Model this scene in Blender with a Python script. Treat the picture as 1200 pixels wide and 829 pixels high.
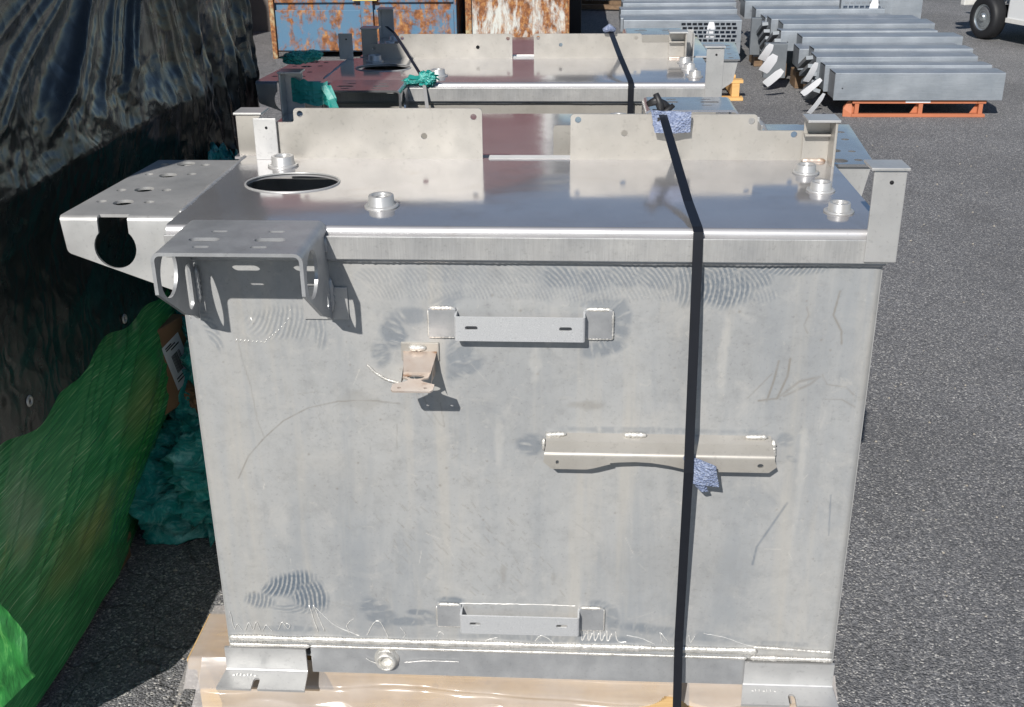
import bpy, bmesh, math, random
import numpy as np
from mathutils import Vector, Matrix
from mathutils.geometry import delaunay_2d_cdt
random.seed(7); RNG = np.random.default_rng(7)
S = bpy.context.scene
for o in list(bpy.data.objects): bpy.data.objects.remove(o)
COL = S.collection
PI = math.pi

# ------------------------------------------------------------------ camera
CX, CY, CZ, YAW, PIT, ROL, FPX = 0.0944, -1.8776, 1.7140, -0.06227, 0.40695, -0.01127, 1313.98
fw = Vector((math.sin(YAW)*math.cos(PIT), math.cos(YAW)*math.cos(PIT), -math.sin(PIT)))
r_ = fw.cross(Vector((0, 0, 1))).normalized(); u_ = r_.cross(fw)
R2 = r_*math.cos(ROL) + u_*math.sin(ROL); U2 = -r_*math.sin(ROL) + u_*math.cos(ROL)
cd = bpy.data.cameras.new('camera'); cam = bpy.data.objects.new('camera', cd); COL.objects.link(cam)
cam.matrix_world = Matrix(((R2.x, U2.x, -fw.x, CX), (R2.y, U2.y, -fw.y, CY), (R2.z, U2.z, -fw.z, CZ), (0, 0, 0, 1)))
cd.sensor_width = 36; cd.lens = FPX/1200*36; cd.clip_start = .05; cd.clip_end = 2000
S.camera = cam
S.render.resolution_x, S.render.resolution_y = 1024, 707
# ------------------------------------------------------------------ light
SUN = Vector((.275, 1, -.765)).normalized()
sl = bpy.data.lights.new('sun', 'SUN'); sl.energy = 4.9; sl.angle = math.radians(.55); sl.color = (1, .955, .89)
so = bpy.data.objects.new('sun', sl); COL.objects.link(so); so.rotation_euler = SUN.to_track_quat('-Z', 'Y').to_euler()
W = bpy.data.worlds.new('World'); S.world = W; W.use_nodes = True
wn = W.node_tree; sky = wn.nodes.new('ShaderNodeTexSky'); sky.sky_type = 'NISHITA'; sky.sun_disc = False
sky.sun_elevation = math.asin(-SUN.z); sky.sun_rotation = math.atan2(-SUN.x, -SUN.y)
sky.air_density = 1.0; sky.dust_density = .15; sky.ozone_density = 2.2
bg = wn.nodes['Background']; bg.inputs[1].default_value = .068
wn.links.new(sky.outputs[0], bg.inputs[0])
S.view_settings.view_transform = 'Standard'; S.view_settings.look = 'None'; S.view_settings.exposure = 0.02
S.view_settings.gamma = 1

# ------------------------------------------------------------------ object helpers
def tag(o, label=None, cat=None, group=None, kind=None):
    if label: o['label'] = label
    if cat: o['category'] = cat
    if group: o['group'] = group
    if kind: o['kind'] = kind
    return o
def empty(name, loc=(0, 0, 0), rz=0, **k):
    o = bpy.data.objects.new(name, None); COL.objects.link(o); o.location = loc; o.rotation_euler.z = rz
    o.empty_display_size = .1
    return tag(o, **k)
def link(name, me, mat=None, parent=None, **k):
    o = bpy.data.objects.new(name, me); COL.objects.link(o)
    if mat is not None:
        me.materials.clear(); me.materials.append(mat)
    o.parent = parent
    return tag(o, **k)
def copy_tree(o, parent=None):
    c = o.copy(); COL.objects.link(c); c.parent = parent
    for ch in list(o.children): copy_tree(ch, c)
    return c

class MB:
    """collects geometry for ONE mesh"""
    def __init__(s): s.v = []; s.f = []; s.sm = []
    def add(s, vs, fs, smooth=False, M=None):
        b = len(s.v)
        for p in vs:
            p = Vector(p)
            if M is not None: p = M @ p
            s.v.append(tuple(p))
        for f in fs: s.f.append(tuple(i+b for i in f)); s.sm.append(smooth)
        return s
    def box(s, x0, x1, y0, y1, z0, z1, M=None):
        vs = [(x, y, z) for x in (x0, x1) for y in (y0, y1) for z in (z0, z1)]
        fs = [(0, 1, 3, 2), (4, 6, 7, 5), (0, 4, 5, 1), (2, 3, 7, 6), (0, 2, 6, 4), (1, 5, 7, 3)]
        return s.add(vs, fs, False, M)
    def tube(s, pts, rad, n=8, closed=False, flat=1.0, caps=True, M=None):
        pts = [Vector(p) for p in pts]; m = len(pts); vs = []; fs = []
        if not hasattr(rad, '__len__'): rad = [rad]*m
        up = None
        for i, p in enumerate(pts):
            a = pts[max(i-1, 0)]; b = pts[min(i+1, m-1)]
            t = (b-a).normalized()
            if up is None:
                up = Vector((0, -1, 0)) if abs(t.y) < .9 else Vector((0, 0, 1))
            sd = t.cross(up).normalized(); up = sd.cross(t).normalized()
            for k in range(n):
                an = 2*PI*k/n
                vs.append(p + sd*math.cos(an)*rad[i] + up*math.sin(an)*rad[i]*flat)
        for i in range(m-1):
            for k in range(n):
                fs.append((i*n+k, i*n+(k+1) % n, (i+1)*n+(k+1) % n, (i+1)*n+k))
        if caps:
            fs.append(tuple(range(n))[::-1]); fs.append(tuple((m-1)*n+k for k in range(n)))
        return s.add(vs, fs, True, M)
    def lathe(s, prof, M=None, n=32):
        """prof list of (r, z); axis z"""
        vs = []; fs = []
        for r, z in prof:
            for k in range(n):
                a = 2*PI*k/n; vs.append((r*math.cos(a), r*math.sin(a), z))
        for i in range(len(prof)-1):
            for k in range(n): fs.append((i*n+k, i*n+(k+1) % n, (i+1)*n+(k+1) % n, (i+1)*n+k))
        return s.add(vs, fs, True, M)
    def mesh(s, name='m', bevel=0, auto=True):
        me = bpy.data.meshes.new(name); me.from_pydata(s.v, [], s.f)
        if bevel:
            bm = bmesh.new(); bm.from_mesh(me)
            bmesh.ops.remove_doubles(bm, verts=bm.verts, dist=1e-6)
            ed = [e for e in bm.edges if len(e.link_faces) == 2 and e.calc_face_angle(0) > .6]
            bmesh.ops.bevel(bm, geom=ed, offset=bevel, segments=2, profile=.6, affect='EDGES', clamp_overlap=True)
            for f in bm.faces: f.smooth = False
            bm.to_mesh(me); bm.free()
        else:
            me.polygons.foreach_set('use_smooth', s.sm)
        me.validate(); me.update()
        return me
    def build(s, name, mat, parent=None, bevel=0, **k):
        return link(name, s.mesh(name, bevel), mat, parent, **k)

def circle(cx, cy, r, n=20, ry=None):
    ry = ry or r
    return [(cx+r*math.cos(2*PI*i/n), cy+ry*math.sin(2*PI*i/n)) for i in range(n)]
def slot(cx, cy, l, w, n=8, vert=False):
    """stadium, total length l, width w"""
    pts = []
    for i in range(n+1):
        a = -PI/2+PI*i/n; pts.append((l/2-w/2+w/2*math.cos(a), w/2*math.sin(a)))
    for i in range(n+1):
        a = PI/2+PI*i/n; pts.append((-l/2+w/2+w/2*math.cos(a), w/2*math.sin(a)))
    if vert: pts = [(-b, a) for a, b in pts]
    return [(cx+a, cy+b) for a, b in pts]
def rounded(poly, rad, n=4):
    """round corners of polygon; rad scalar or list"""
    out = []; m = len(poly)
    for i, p in enumerate(poly):
        r = rad[i] if hasattr(rad, '__len__') else rad
        p = Vector(p); a = Vector(poly[i-1]); b = Vector(poly[(i+1) % m])
        if r <= 0: out.append(tuple(p)); continue
        da = (a-p).normalized(); db = (b-p).normalized()
        ang = da.angle(db); d = min(r/math.tan(ang/2), (a-p).length*.45, (b-p).length*.45)
        r = d*math.tan(ang/2)
        c = p + (da+db).normalized()*(r/math.sin(ang/2))
        s0 = p+da*d-c; s1 = p+db*d-c
        a0 = math.atan2(s0.y, s0.x); a1 = math.atan2(s1.y, s1.x)
        while a1-a0 > PI: a1 -= 2*PI
        while a1-a0 < -PI: a1 += 2*PI
        for k in range(n+1):
            t = a0+(a1-a0)*k/n; out.append((c.x+r*math.cos(t), c.y+r*math.sin(t)))
    return out
def inside(p, poly):
    x, y = p; c = False; m = len(poly); j = m-1
    for i in range(m):
        xi, yi = poly[i]; xj, yj = poly[j]
        if (yi > y) != (yj > y) and x < (xj-xi)*(y-yi)/(yj-yi)+xi: c = not c
        j = i
    return c
def path_eval(segs, u):
    """segs: list of ('l', len) or ('a', angle, radius). returns pos(a,b), normal"""
    a = b = 0.; th = 0.
    for k, sg in enumerate(segs):
        L = sg[1] if sg[0] == 'l' else abs(sg[1])*sg[2]
        last = k == len(segs)-1
        t = u if (u < L or last) else L
        if sg[0] == 'l':
            a += t*math.cos(th); b += t*math.sin(th)
        else:
            sgn = 1 if sg[1] > 0 else -1; r = sg[2]; dth = sgn*t/r
            cx = a - sgn*r*math.sin(th); cy = b + sgn*r*math.cos(th)
            th += dth
            a = cx + sgn*r*math.sin(th); b = cy - sgn*r*math.cos(th)
        if t == u or last: break
        u -= L
    return a, b, (-math.sin(th), math.cos(th))
def sheet(mb, outline, holes, t, O, A, B, V, segs=None, wav=0):
    """metal sheet cut from a flat (u,v) pattern, bent along u; O origin, A/B axes of the bend plane, V axis of v"""
    O, A, B, V = map(Vector, (O, A, B, V))
    vs = [Vector(p) for p in outline]; ed = [(i, (i+1) % len(outline)) for i in range(len(outline))]
    for h in holes:
        b = len(vs); vs += [Vector(p) for p in h]; ed += [(b+i, b+(i+1) % len(h)) for i in range(len(h))]
    cuts = []
    if segs:
        u = 0
        for sg in segs:
            if sg[0] == 'l': u += sg[1]; 
            else:
                L = abs(sg[1])*sg[2]; n = 6
                for k in range(n+1): cuts.append(u+L*k/n)
                u += L
    us = [p[0] for p in outline]; v0 = min(p[1] for p in outline)-.01; v1 = max(p[1] for p in outline)+.01
    for c in cuts:
        if min(us)+1e-5 < c < max(us)-1e-5:
            b = len(vs); vs += [Vector((c, v0)), Vector((c, v1))]; ed.append((b, b+1))
    V2, E2, F2, *_ = delaunay_2d_cdt([Vector((p[0], p[1])) for p in vs], ed, [], 0, 1e-6)
    keep = []
    for f in F2:
        c = sum((V2[i] for i in f), Vector((0, 0)))/len(f)
        if inside(c, outline) and not any(inside(c, h) for h in holes): keep.append(tuple(f))
    used = sorted({i for f in keep for i in f}); mp = {i: k for k, i in enumerate(used)}
    top = []; bot = []
    for i in used:
        u, v = V2[i]
        if segs: a, b, nn = path_eval(segs, u)
        else: a, b, nn = u, 0., (0., 1.)
        P = O + A*a + B*b + V*v; N = A*nn[0] + B*nn[1]
        top.append(P+N*t/2); bot.append(P-N*t/2)
    n = len(used); fs = []; cnt = {}
    flip = (A.cross(V)).dot(B) < 0   # want top faces normal along +N
    for f in keep:
        g = tuple(mp[i] for i in f)
        x, y, z = (top[g[0]], top[g[1]], top[g[2]])
        for e in zip(g, g[1:]+g[:1]):
            cnt.setdefault(frozenset(e), []).append(e)
        fs.append(g); fs.append(tuple(i+n for i in g)[::-1])
    for k, l in cnt.items():
        if len(l) == 1:
            a, b = l[0]; fs.append((b, a, a+n, b+n))
    # orient
    f = fs[0]; nrm = (top[f[1]]-top[f[0]]).cross(top[f[2]]-top[f[0]])
    u, v = V2[keep[0][0]]
    nn = path_eval(segs, u)[2] if segs else (0, 1)
    if nrm.dot(A*nn[0]+B*nn[1]) < 0: fs = [tuple(reversed(g)) for g in fs]
    mb.add(top+bot, fs, False)
    return mb
def smooth_by_angle(o, ang=35):
    me = o.data; bm = bmesh.new(); bm.from_mesh(me)
    bmesh.ops.remove_doubles(bm, verts=bm.verts, dist=1e-7)
    for f in bm.faces: f.smooth = True
    for e in bm.edges:
        if len(e.link_faces) != 2 or e.calc_face_angle(0) > math.radians(ang): e.smooth = False
    bm.to_mesh(me); bm.free(); return o

# numpy value noise
_lat = RNG.random((256, 256))
def vn(x, y):
    xi = np.floor(x).astype(int); yi = np.floor(y).astype(int); fx = x-xi; fy = y-yi
    fx = fx*fx*(3-2*fx); fy = fy*fy*(3-2*fy)
    g = lambda a, b: _lat[a % 256, b % 256]
    return (g(xi, yi)*(1-fx)+g(xi+1, yi)*fx)*(1-fy)+(g(xi, yi+1)*(1-fx)+g(xi+1, yi+1)*fx)*fy
def fbm(x, y, o=4):
    s = 0; a = .5; 
    for i in range(o): s = s+a*vn(x+17.3*i, y+9.1*i); a *= .5; x = x*2.03; y = y*2.03
    return s
def grid_mesh(name, P, closed=False, attr=None):
    """P: (m,n,3) array"""
    m, n, _ = P.shape
    me = bpy.data.meshes.new(name)
    idx = np.arange(m*n).reshape(m, n)
    q = np.stack([idx[:-1, :-1], idx[:-1, 1:], idx[1:, 1:], idx[1:, :-1]], -1).reshape(-1, 4)
    me.vertices.add(m*n); me.vertices.foreach_set('co', P.reshape(-1).astype(np.float32))
    me.loops.add(q.size); me.loops.foreach_set('vertex_index', q.reshape(-1).astype(np.int32))
    me.polygons.add(len(q)); me.polygons.foreach_set('loop_start', (np.arange(len(q))*4).astype(np.int32))
    me.polygons.foreach_set('use_smooth', np.ones(len(q), bool))
    me.update(calc_edges=True)
    if attr is not None:
        at = me.attributes.new('wear', 'FLOAT_COLOR', 'POINT')
        c = np.ones((m*n, 4), np.float32); c[:, :3] = attr.reshape(-1, 3); at.data.foreach_set('color', c.reshape(-1))
    return me

# ------------------------------------------------------------------ materials
class NT:
    def __init__(s, name):
        m = bpy.data.materials.new(name); m.use_nodes = True; s.m = m; s.t = m.node_tree
        s.b = s.t.nodes['Principled BSDF']
        s.tc = s.t.nodes.new('ShaderNodeTexCoord')
    def n(s, typ, **k):
        nd = s.t.nodes.new('ShaderNode'+typ)
        for a, b in k.items():
            if a.startswith('i_'): nd.inputs[a[2:].replace('_', ' ')].default_value = b
            else: setattr(nd, a, b)
        return nd
    def l(s, a, b): s.t.links.new(a, b)
    def noise(s, scale, detail=4, rough=.55, vec=None, dist=0, mapping=None):
        nd = s.n('TexNoise'); nd.inputs['Scale'].default_value = scale; nd.inputs['Detail'].default_value = detail
        nd.inputs['Roughness'].default_value = rough; nd.inputs['Distortion'].default_value = dist
        src = vec or s.tc.outputs['Object']
        if mapping:
            mp = s.n('Mapping'); mp.inputs['Scale'].default_value = mapping[0]
            if len(mapping) > 1: mp.inputs['Rotation'].default_value = mapping[1]
            s.l(src, mp.inputs['Vector']); src = mp.outputs[0]
        s.l(src, nd.inputs['Vector']); return nd.outputs['Fac']
    def voro(s, scale, feature='F1', out='Distance', rnd=1):
        nd = s.n('TexVoronoi', feature=feature); nd.inputs['Scale'].default_value = scale
        s.l(s.tc.outputs['Object'], nd.inputs['Vector']); return nd.outputs[out]
    def ramp(s, fac, stops, interp='LINEAR'):
        nd = s.n('ValToRGB'); e = nd.color_ramp.elements; nd.color_ramp.interpolation = interp
        while len(e) < len(stops): e.new(.5)
        for i, (p, c) in enumerate(stops):
            e[i].position = p; e[i].color = (*c, 1) if hasattr(c, '__len__') else (c, c, c, 1)
        s.l(fac, nd.inputs[0]); return nd.outputs[0]
    def mix(s, fac, a, b, mode='MIX'):
        nd = s.n('Mix', data_type='RGBA', blend_type=mode)
        for k, v in ((0, fac), (6, a), (7, b)):
            sock = nd.inputs[k]
            if hasattr(v, 'is_linked') or hasattr(v, 'links'): s.l(v, sock)
            elif hasattr(v, '__len__'): sock.default_value = (*v, 1)
            else: sock.default_value = v if k == 0 else (v, v, v, 1)
        return nd.outputs[2]
    def math(s, op, a, b=0, clamp=False):
        nd = s.n('Math', operation=op, use_clamp=clamp)
        for sock, v in ((nd.inputs[0], a), (nd.inputs[1], b)):
            if hasattr(v, 'links'): s.l(v, sock)
            else: sock.default_value = v
        return nd.outputs[0]
    def bump(s, h, strength=.3, dist=.01, prev=None):
        nd = s.n('Bump'); nd.inputs['Strength'].default_value = strength; nd.inputs['Distance'].default_value = dist
        s.l(h, nd.inputs['Height'])
        if prev is not None: s.l(prev, nd.inputs['Normal'])
        s.l(nd.outputs[0], s.b.inputs['Normal']); return nd.outputs[0]
    def set(s, **k):
        for a, v in k.items():
            i = s.b.inputs[a.replace('_', ' ')]
            if hasattr(v, 'links'): s.l(v, i)
            elif hasattr(v, '__len__') and len(v) == 3: i.default_value = (*v, 1)
            else: i.default_value = v
        return s

def metal(name, c0, c1, rough=(.35, .5), metallic=.85, scale=9, bump=.15, brushed=None, spots=True):
    n = NT(name)
    a = n.noise(scale, 6, .6); f = n.noise(scale*14, 3, .7)
    base = n.ramp(a, [(.3, c0), (.7, c1)])
    if spots:
        sp = n.ramp(f, [(.28, .72), (.42, 1)])
        base = n.mix(.6, base, sp, 'MULTIPLY')
    if brushed:
        br = n.noise(60, 3, .6, mapping=(brushed,))
        base = n.mix(.5, base, n.ramp(br, [(.3, .7), (.7, 1.0)]), 'MULTIPLY')
    n.set(Base_Color=base, Metallic=metallic)
    r = n.noise(scale*2.2, 5, .6)
    n.set(Roughness=n.ramp(r, [(.3, rough[0]), (.7, rough[1])]))
    n.bump(n.noise(scale*3, 5, .6), bump, .002)
    return n.m
M = {}
M['alu'] = metal('mill_aluminium', (.47, .475, .475), (.62, .615, .605), (.30, .46), .5, 8)
M['alu_warm'] = metal('warm_aluminium', (.38, .36, .325), (.475, .455, .42), (.34, .48), .4, 7, .1)
M['alu_dark'] = metal('dull_aluminium', (.35, .36, .375), (.50, .51, .52), (.32, .5), .5, 14)
M['weld'] = metal('weld_bead', (.55, .535, .50), (.86, .84, .80), (.34, .52), .6, 60, 1.0)
M['bright'] = metal('freshly_ground_metal', (.9, .88, .84), (.97, .96, .93), (.3, .4), .5, 40, .2)
M['sheen'] = metal('smooth_sheet', (.46, .47, .49), (.58, .58, .59), (.14, .24), .8, 8, .1)
M['lip'] = metal('ground_lip', (.42, .425, .43), (.60, .595, .58), (.3, .45), .45, 9, .15, brushed=(6, 1, .35))
M['zinc'] = metal('galvanized_steel', (.27, .305, .345), (.41, .445, .485), (.34, .52), .4, 3.5, .2, brushed=(.15, 1, 2.5), spots=True)
M['zinc_dark'] = metal('dull_galvanized_steel', (.16, .18, .20), (.24, .26, .28), (.45, .6), .5, 5, .1, spots=False)
def galv():
    n = NT('spangled_zinc'); v = n.n('TexVoronoi'); v.inputs['Scale'].default_value = 190
    n.l(n.tc.outputs['Object'], v.inputs['Vector'])
    n.set(Base_Color=n.mix(n.noise(60, 3), n.ramp(n.math('FRACT', n.math('MULTIPLY', v.outputs['Distance'], 3)), [(.2, (.50, .515, .53)), (.8, (.72, .73, .74))]), (.60, .61, .625)), Metallic=.45, Roughness=.42)
    return n.m
M['galv'] = galv()
def heat():
    n = NT('heat_tinted_steel'); f = n.noise(18, 4, .6)
    n.set(Base_Color=n.ramp(f, [(.30, (.30, .15, .07)), (.42, (.60, .50, .43)), (.7, (.68, .61, .55))]), Metallic=.6, Roughness=.38)
    return n.m
M['heat'] = heat()
def topmat():
    n = NT('polished_sheet_top')
    a = n.noise(3.5, 5, .6); f = n.noise(90, 3, .7)
    base = n.ramp(a, [(.3, (.53, .525, .54)), (.7, (.66, .65, .66))])
    st = n.noise(10, 5, .65, dist=.8)
    base = n.mix(n.ramp(st, [(.58, 0), (.72, .45)]), base, (.46, .42, .40))
    ge = n.n('NewGeometry'); sz = n.n('SeparateXYZ'); n.l(ge.outputs['True Normal'], sz.inputs[0])
    bent = n.ramp(sz.outputs[2], [(.80, 1), (.99, 0)])       # the folded edge is scuffed
    n.set(Base_Color=n.mix(.5, base, n.ramp(f, [(.25, .75), (.4, 1)]), 'MULTIPLY'), Metallic=n.ramp(bent, [(0, .76), (1, .50)]),
          Roughness=n.mix(bent, n.ramp(n.noise(6, 6, .65), [(.3, .09), (.62, .14), (.8, .28)]), .36))
    b = n.bump(n.noise(5, 2, .5), .35, .004)
    n.bump(n.noise(120, 3, .6), .05, .001, b)
    return n.m
M['top'] = topmat()
def facemat():
    n = NT('weathered_front_sheet')
    at = n.n('Attribute', attribute_name='wear')
    sp = n.n('SeparateColor'); n.l(at.outputs['Color'], sp.inputs[0])
    dark, lite, grime = sp.outputs[0], sp.outputs[1], sp.outputs[2]
    a = n.noise(3.2, 6, .62, mapping=((1, 1, .55),)); m2 = n.noise(26, 6, .72); m3 = n.noise(130, 3, .7); m4 = n.noise(9, 5, .7, dist=.6)
    base = n.ramp(a, [(.28, (.325, .335, .345)), (.48, (.415, .422, .425)), (.72, (.49, .485, .47))])
    base = n.mix(.55, base, n.ramp(m2, [(.30, .66), (.5, .93), (.68, 1.0)]), 'MULTIPLY')
    base = n.mix(.3, base, n.ramp(m3, [(.32, .45), (.42, 1)]), 'MULTIPLY')
    st = n.noise(5, 5, .7, mapping=((1.6, 1, .25),), dist=.4)
    base = n.mix(n.ramp(m4, [(.53, 0), (.66, .6)]), base, (.49, .485, .47))
    base = n.mix(n.ramp(st, [(.50, 0), (.66, .6)]), base, (.31, .33, .352))
    st2 = n.noise(7, 4, .6, mapping=((2.4, 1, .12), (0, 0, .0)))
    base = n.mix(n.ramp(st2, [(.54, 0), (.68, .45)]), base, (.50, .475, .43))
    base = n.mix(n.ramp(n.noise(38, 5, .75, dist=1.2), [(.60, 0), (.68, .3)]), base, (.56, .54, .50))
    base = n.mix(grime, base, (.26, .245, .22))
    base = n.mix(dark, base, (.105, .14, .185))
    base = n.mix(lite, base, (.72, .69, .63))
    n.set(Base_Color=base, Metallic=.22, Roughness=n.ramp(m4, [(.35, .50), (.65, .38)]))
    b = n.bump(m2, .12, .002)
    n.bump(m3, .1, .0008, b)
    return n.m
M['face'] = facemat()
def asphalt():
    n = NT('asphalt')
    v = n.n('TexVoronoi'); v.inputs['Scale'].default_value = 215; n.l(n.tc.outputs['Object'], v.inputs['Vector'])
    v2 = n.n('TexVoronoi'); v2.inputs['Scale'].default_value = 120; n.l(n.tc.outputs['Object'], v2.inputs['Vector'])
    hs = n.n('SeparateColor'); n.l(v.outputs['Color'], hs.inputs[0])
    hs2 = n.n('SeparateColor'); n.l(v2.outputs['Color'], hs2.inputs[0])
    col = n.ramp(hs.outputs[0], [(0, (.030, .031, .034)), (.45, (.07, .071, .076)), (.8, (.115, .115, .118)), (.93, (.18, .175, .17)), (1, (.32, .31, .29))])
    c2 = n.ramp(hs2.outputs[1], [(0, .66), (.6, 1), (.93, 1.05), (1, 1.6)])
    col = n.mix(.7, col, c2, 'MULTIPLY')
    big = n.mix(1, n.ramp(n.noise(1.1, 5, .6), [(.3, .82), (.7, 1.12)]), n.ramp(n.noise(.35, 6, .7, dist=1), [(.35, .84), (.6, 1.06)]), 'MULTIPLY')
    col = n.mix(1, col, big, 'MULTIPLY')
    col = n.mix(n.ramp(n.noise(420, 2, .6), [(.5, 0), (.75, .35)]), col, (.20, .20, .20))
    oil = n.noise(.75, 5, .62, dist=.4)
    col = n.mix(n.ramp(oil, [(.60, 0), (.70, .38)]), col, (.035, .034, .034))
    pale = n.noise(2.3, 6, .75, dist=1)
    col = n.mix(n.ramp(pale, [(.60, 0), (.72, .30)]), col, (.15, .14, .125))
    # cracks near the shaded edge
    cr = n.n('TexVoronoi', feature='DISTANCE_TO_EDGE'); cr.inputs['Scale'].default_value = 4.5
    wv = n.n('VectorMath', operation='ADD'); nz = n.n('TexNoise'); nz.inputs['Scale'].default_value = 9
    n.l(n.tc.outputs['Object'], nz.inputs['Vector'])
    sc = n.n('VectorMath', operation='SCALE'); sc.inputs[3].default_value = .16; n.l(nz.outputs['Color'], sc.inputs[0])
    n.l(n.tc.outputs['Object'], wv.inputs[0]); n.l(sc.outputs[0], wv.inputs[1]); n.l(wv.outputs[0], cr.inputs['Vector'])
    crk = n.ramp(cr.outputs['Distance'], [(.006, 1), (.022, 0)])
    sx = n.n('SeparateXYZ'); n.l(n.tc.outputs['Object'], sx.inputs[0])
    reg = n.ramp(n.math('MULTIPLY', n.math('ADD', sx.outputs[0], .55), -3, True), [(0, 0), (1, .55)])
    crm = n.math('MULTIPLY', crk, reg)
    col = n.mix(crm, col, (.012, .012, .013))
    gain = n.mix(.12, n.mix(1, col, 2.3, 'MULTIPLY'), (.19, .19, .195))
    n.set(Base_Color=gain, Roughness=.85, Specular_IOR_Level=.4)
    h = n.math('ADD', n.math('MULTIPLY', v.outputs['Distance'], -1), n.math('MULTIPLY', v2.outputs['Distance'], -.6))
    h = n.math('SUBTRACT', h, n.math('MULTIPLY', crm, 2))
    n.bump(h, .55, .008)
    return n.m
M['asphalt'] = asphalt()
def simple(name, c, rough=.5, metallic=0, var=.25, scale=12, bump=0, **k):
    n = NT(name); f = n.noise(scale, 5, .6)
    n.set(Base_Color=n.mix(f, tuple(x*(1-var) for x in c), tuple(min(1, x*(1+var)) for x in c)), Roughness=rough, Metallic=metallic, **k)
    if bump: n.bump(n.noise(scale*2, 5, .6), bump, .005)
    return n.m
def woodmat(name, c0, c1, axis=(1, 14, 14), ply=False):
    n = NT(name); f = n.noise(5, 6, .65, mapping=(axis,), dist=.6)
    base = n.ramp(f, [(.3, c0), (.7, c1)])
    sp = n.noise(30, 4, .6); base = n.mix(n.ramp(sp, [(.62, 0), (.75, .5)]), base, tuple(x*.45 for x in c0))
    n.set(Base_Color=base, Roughness=.7); n.bump(f, .3, .003)
    return n.m
M['wood'] = woodmat('pine_wood', (.50, .31, .13), (.72, .50, .24))
M['wood_old'] = woodmat('weathered_wood', (.12, .075, .045), (.26, .17, .10))
M['wood_orange'] = woodmat('orange_brown_wood', (.60, .34, .12), (.78, .50, .20))
M['strap'] = simple('black_steel_strap', (.012, .014, .02), .38, .2, .2, 40)
M['blackhole'] = simple('shaded_inside', (.01, .01, .012), .8)  # near-black colour stands in for shade inside rivet holes and the load
def tealmat():
    n = NT('teal_plastic_film'); f = n.noise(9, 8, .75, dist=1.5); v = n.voro(26)
    n.set(Base_Color=n.ramp(f, [(.3, (.005, .14, .14)), (.5, (.02, .44, .39)), (.66, (.35, .85, .78))]), Roughness=.22, Specular_IOR_Level=.8)
    b = n.bump(f, .9, .03); n.bump(v, .8, .012, b); return n.m
M['teal'] = tealmat()
M['teal_tape'] = simple('teal_tape', (.01, .25, .22), .4, 0, .3, 30, .3)
M['paper'] = simple('white_paper_tag', (.78, .79, .82), .6, 0, .05)
M['cardboard'] = simple('cardboard', (.30, .17, .09), .8, 0, .15, 9)
M['ink'] = simple('black_print', (.02, .02, .02), .7)
M['red_wall'] = simple('maroon_siding', (.115, .022, .032), .5, 0, .12, 3)
M['trim'] = simple('white_trim', (.72, .72, .70), .45)
M['concrete'] = simple('stained_concrete', (.13, .11, .10), .85, 0, .4, 4, .3)
M['roof'] = simple('dark_roof', (.06, .06, .065), .6)
M['rubber'] = simple('tyre_rubber', (.016, .017, .02), .6, 0, .2, 30)
M['white_paint'] = simple('white_vehicle_paint', (.80, .82, .83), .22, 0, .02, 2, Coat_Weight=.5)
M['hub'] = simple('steel_wheel_cover', (.55, .60, .62), .25, .8, .2, 8)
M['black_trim'] = simple('black_plastic_trim', (.02, .02, .022), .5)
def foam():
    n = NT('blue_foam_chips'); v = n.n('TexVoronoi'); v.inputs['Scale'].default_value = 260; n.l(n.tc.outputs['Object'], v.inputs['Vector'])
    hs = n.n('SeparateColor'); n.l(v.outputs['Color'], hs.inputs[0])
    n.set(Base_Color=n.ramp(hs.outputs[0], [(0, (.15, .19, .31)), (.5, (.23, .28, .42)), (1, (.34, .39, .52))]), Roughness=.9)
    n.bump(v.outputs['Distance'], .8, .004)
    return n.m
M['foam'] = foam()
def rusty(name, paint, lo, hi, p2=None, scale=5, vs=1):
    n = NT(name)
    f = n.noise(scale, 8, .72, dist=.5, mapping=((1, 1, vs),)); g = n.noise(scale*3.1, 6, .7, mapping=((1, 1, .3),))
    k = n.math('ADD', n.math('MULTIPLY', f, .6), n.math('MULTIPLY', g, .4))
    rust = n.ramp(n.noise(scale*5, 5, .7), [(.3, (.05, .022, .012)), (.5, (.26, .095, .03)), (.7, (.52, .27, .09))])
    pc = n.mix(n.noise(4, 4, .6), paint, p2 or tuple(x*.75 for x in paint))
    col = n.mix(n.ramp(k, [(lo, 0), (hi, 1)]), pc, rust)
    n.set(Base_Color=col, Roughness=.62); n.bump(k, .4, .01)
    return n.m
M['orange'] = rusty('orange_painted_steel', (.54, .185, .09), .56, .62, (.44, .15, .075), 9)
M['blue_rust'] = rusty('rusted_blue_paint', (.055, .17, .31), .475, .54, (.12, .21, .29), 3.4)
M['white_rust'] = rusty('rusted_white_paint', (.50, .56, .58), .44, .53, (.66, .64, .56), 5.0, .4)
M['rust_edge'] = rusty('rusted_edge', (.50, .42, .25), .40, .5, None, 8)
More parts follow.
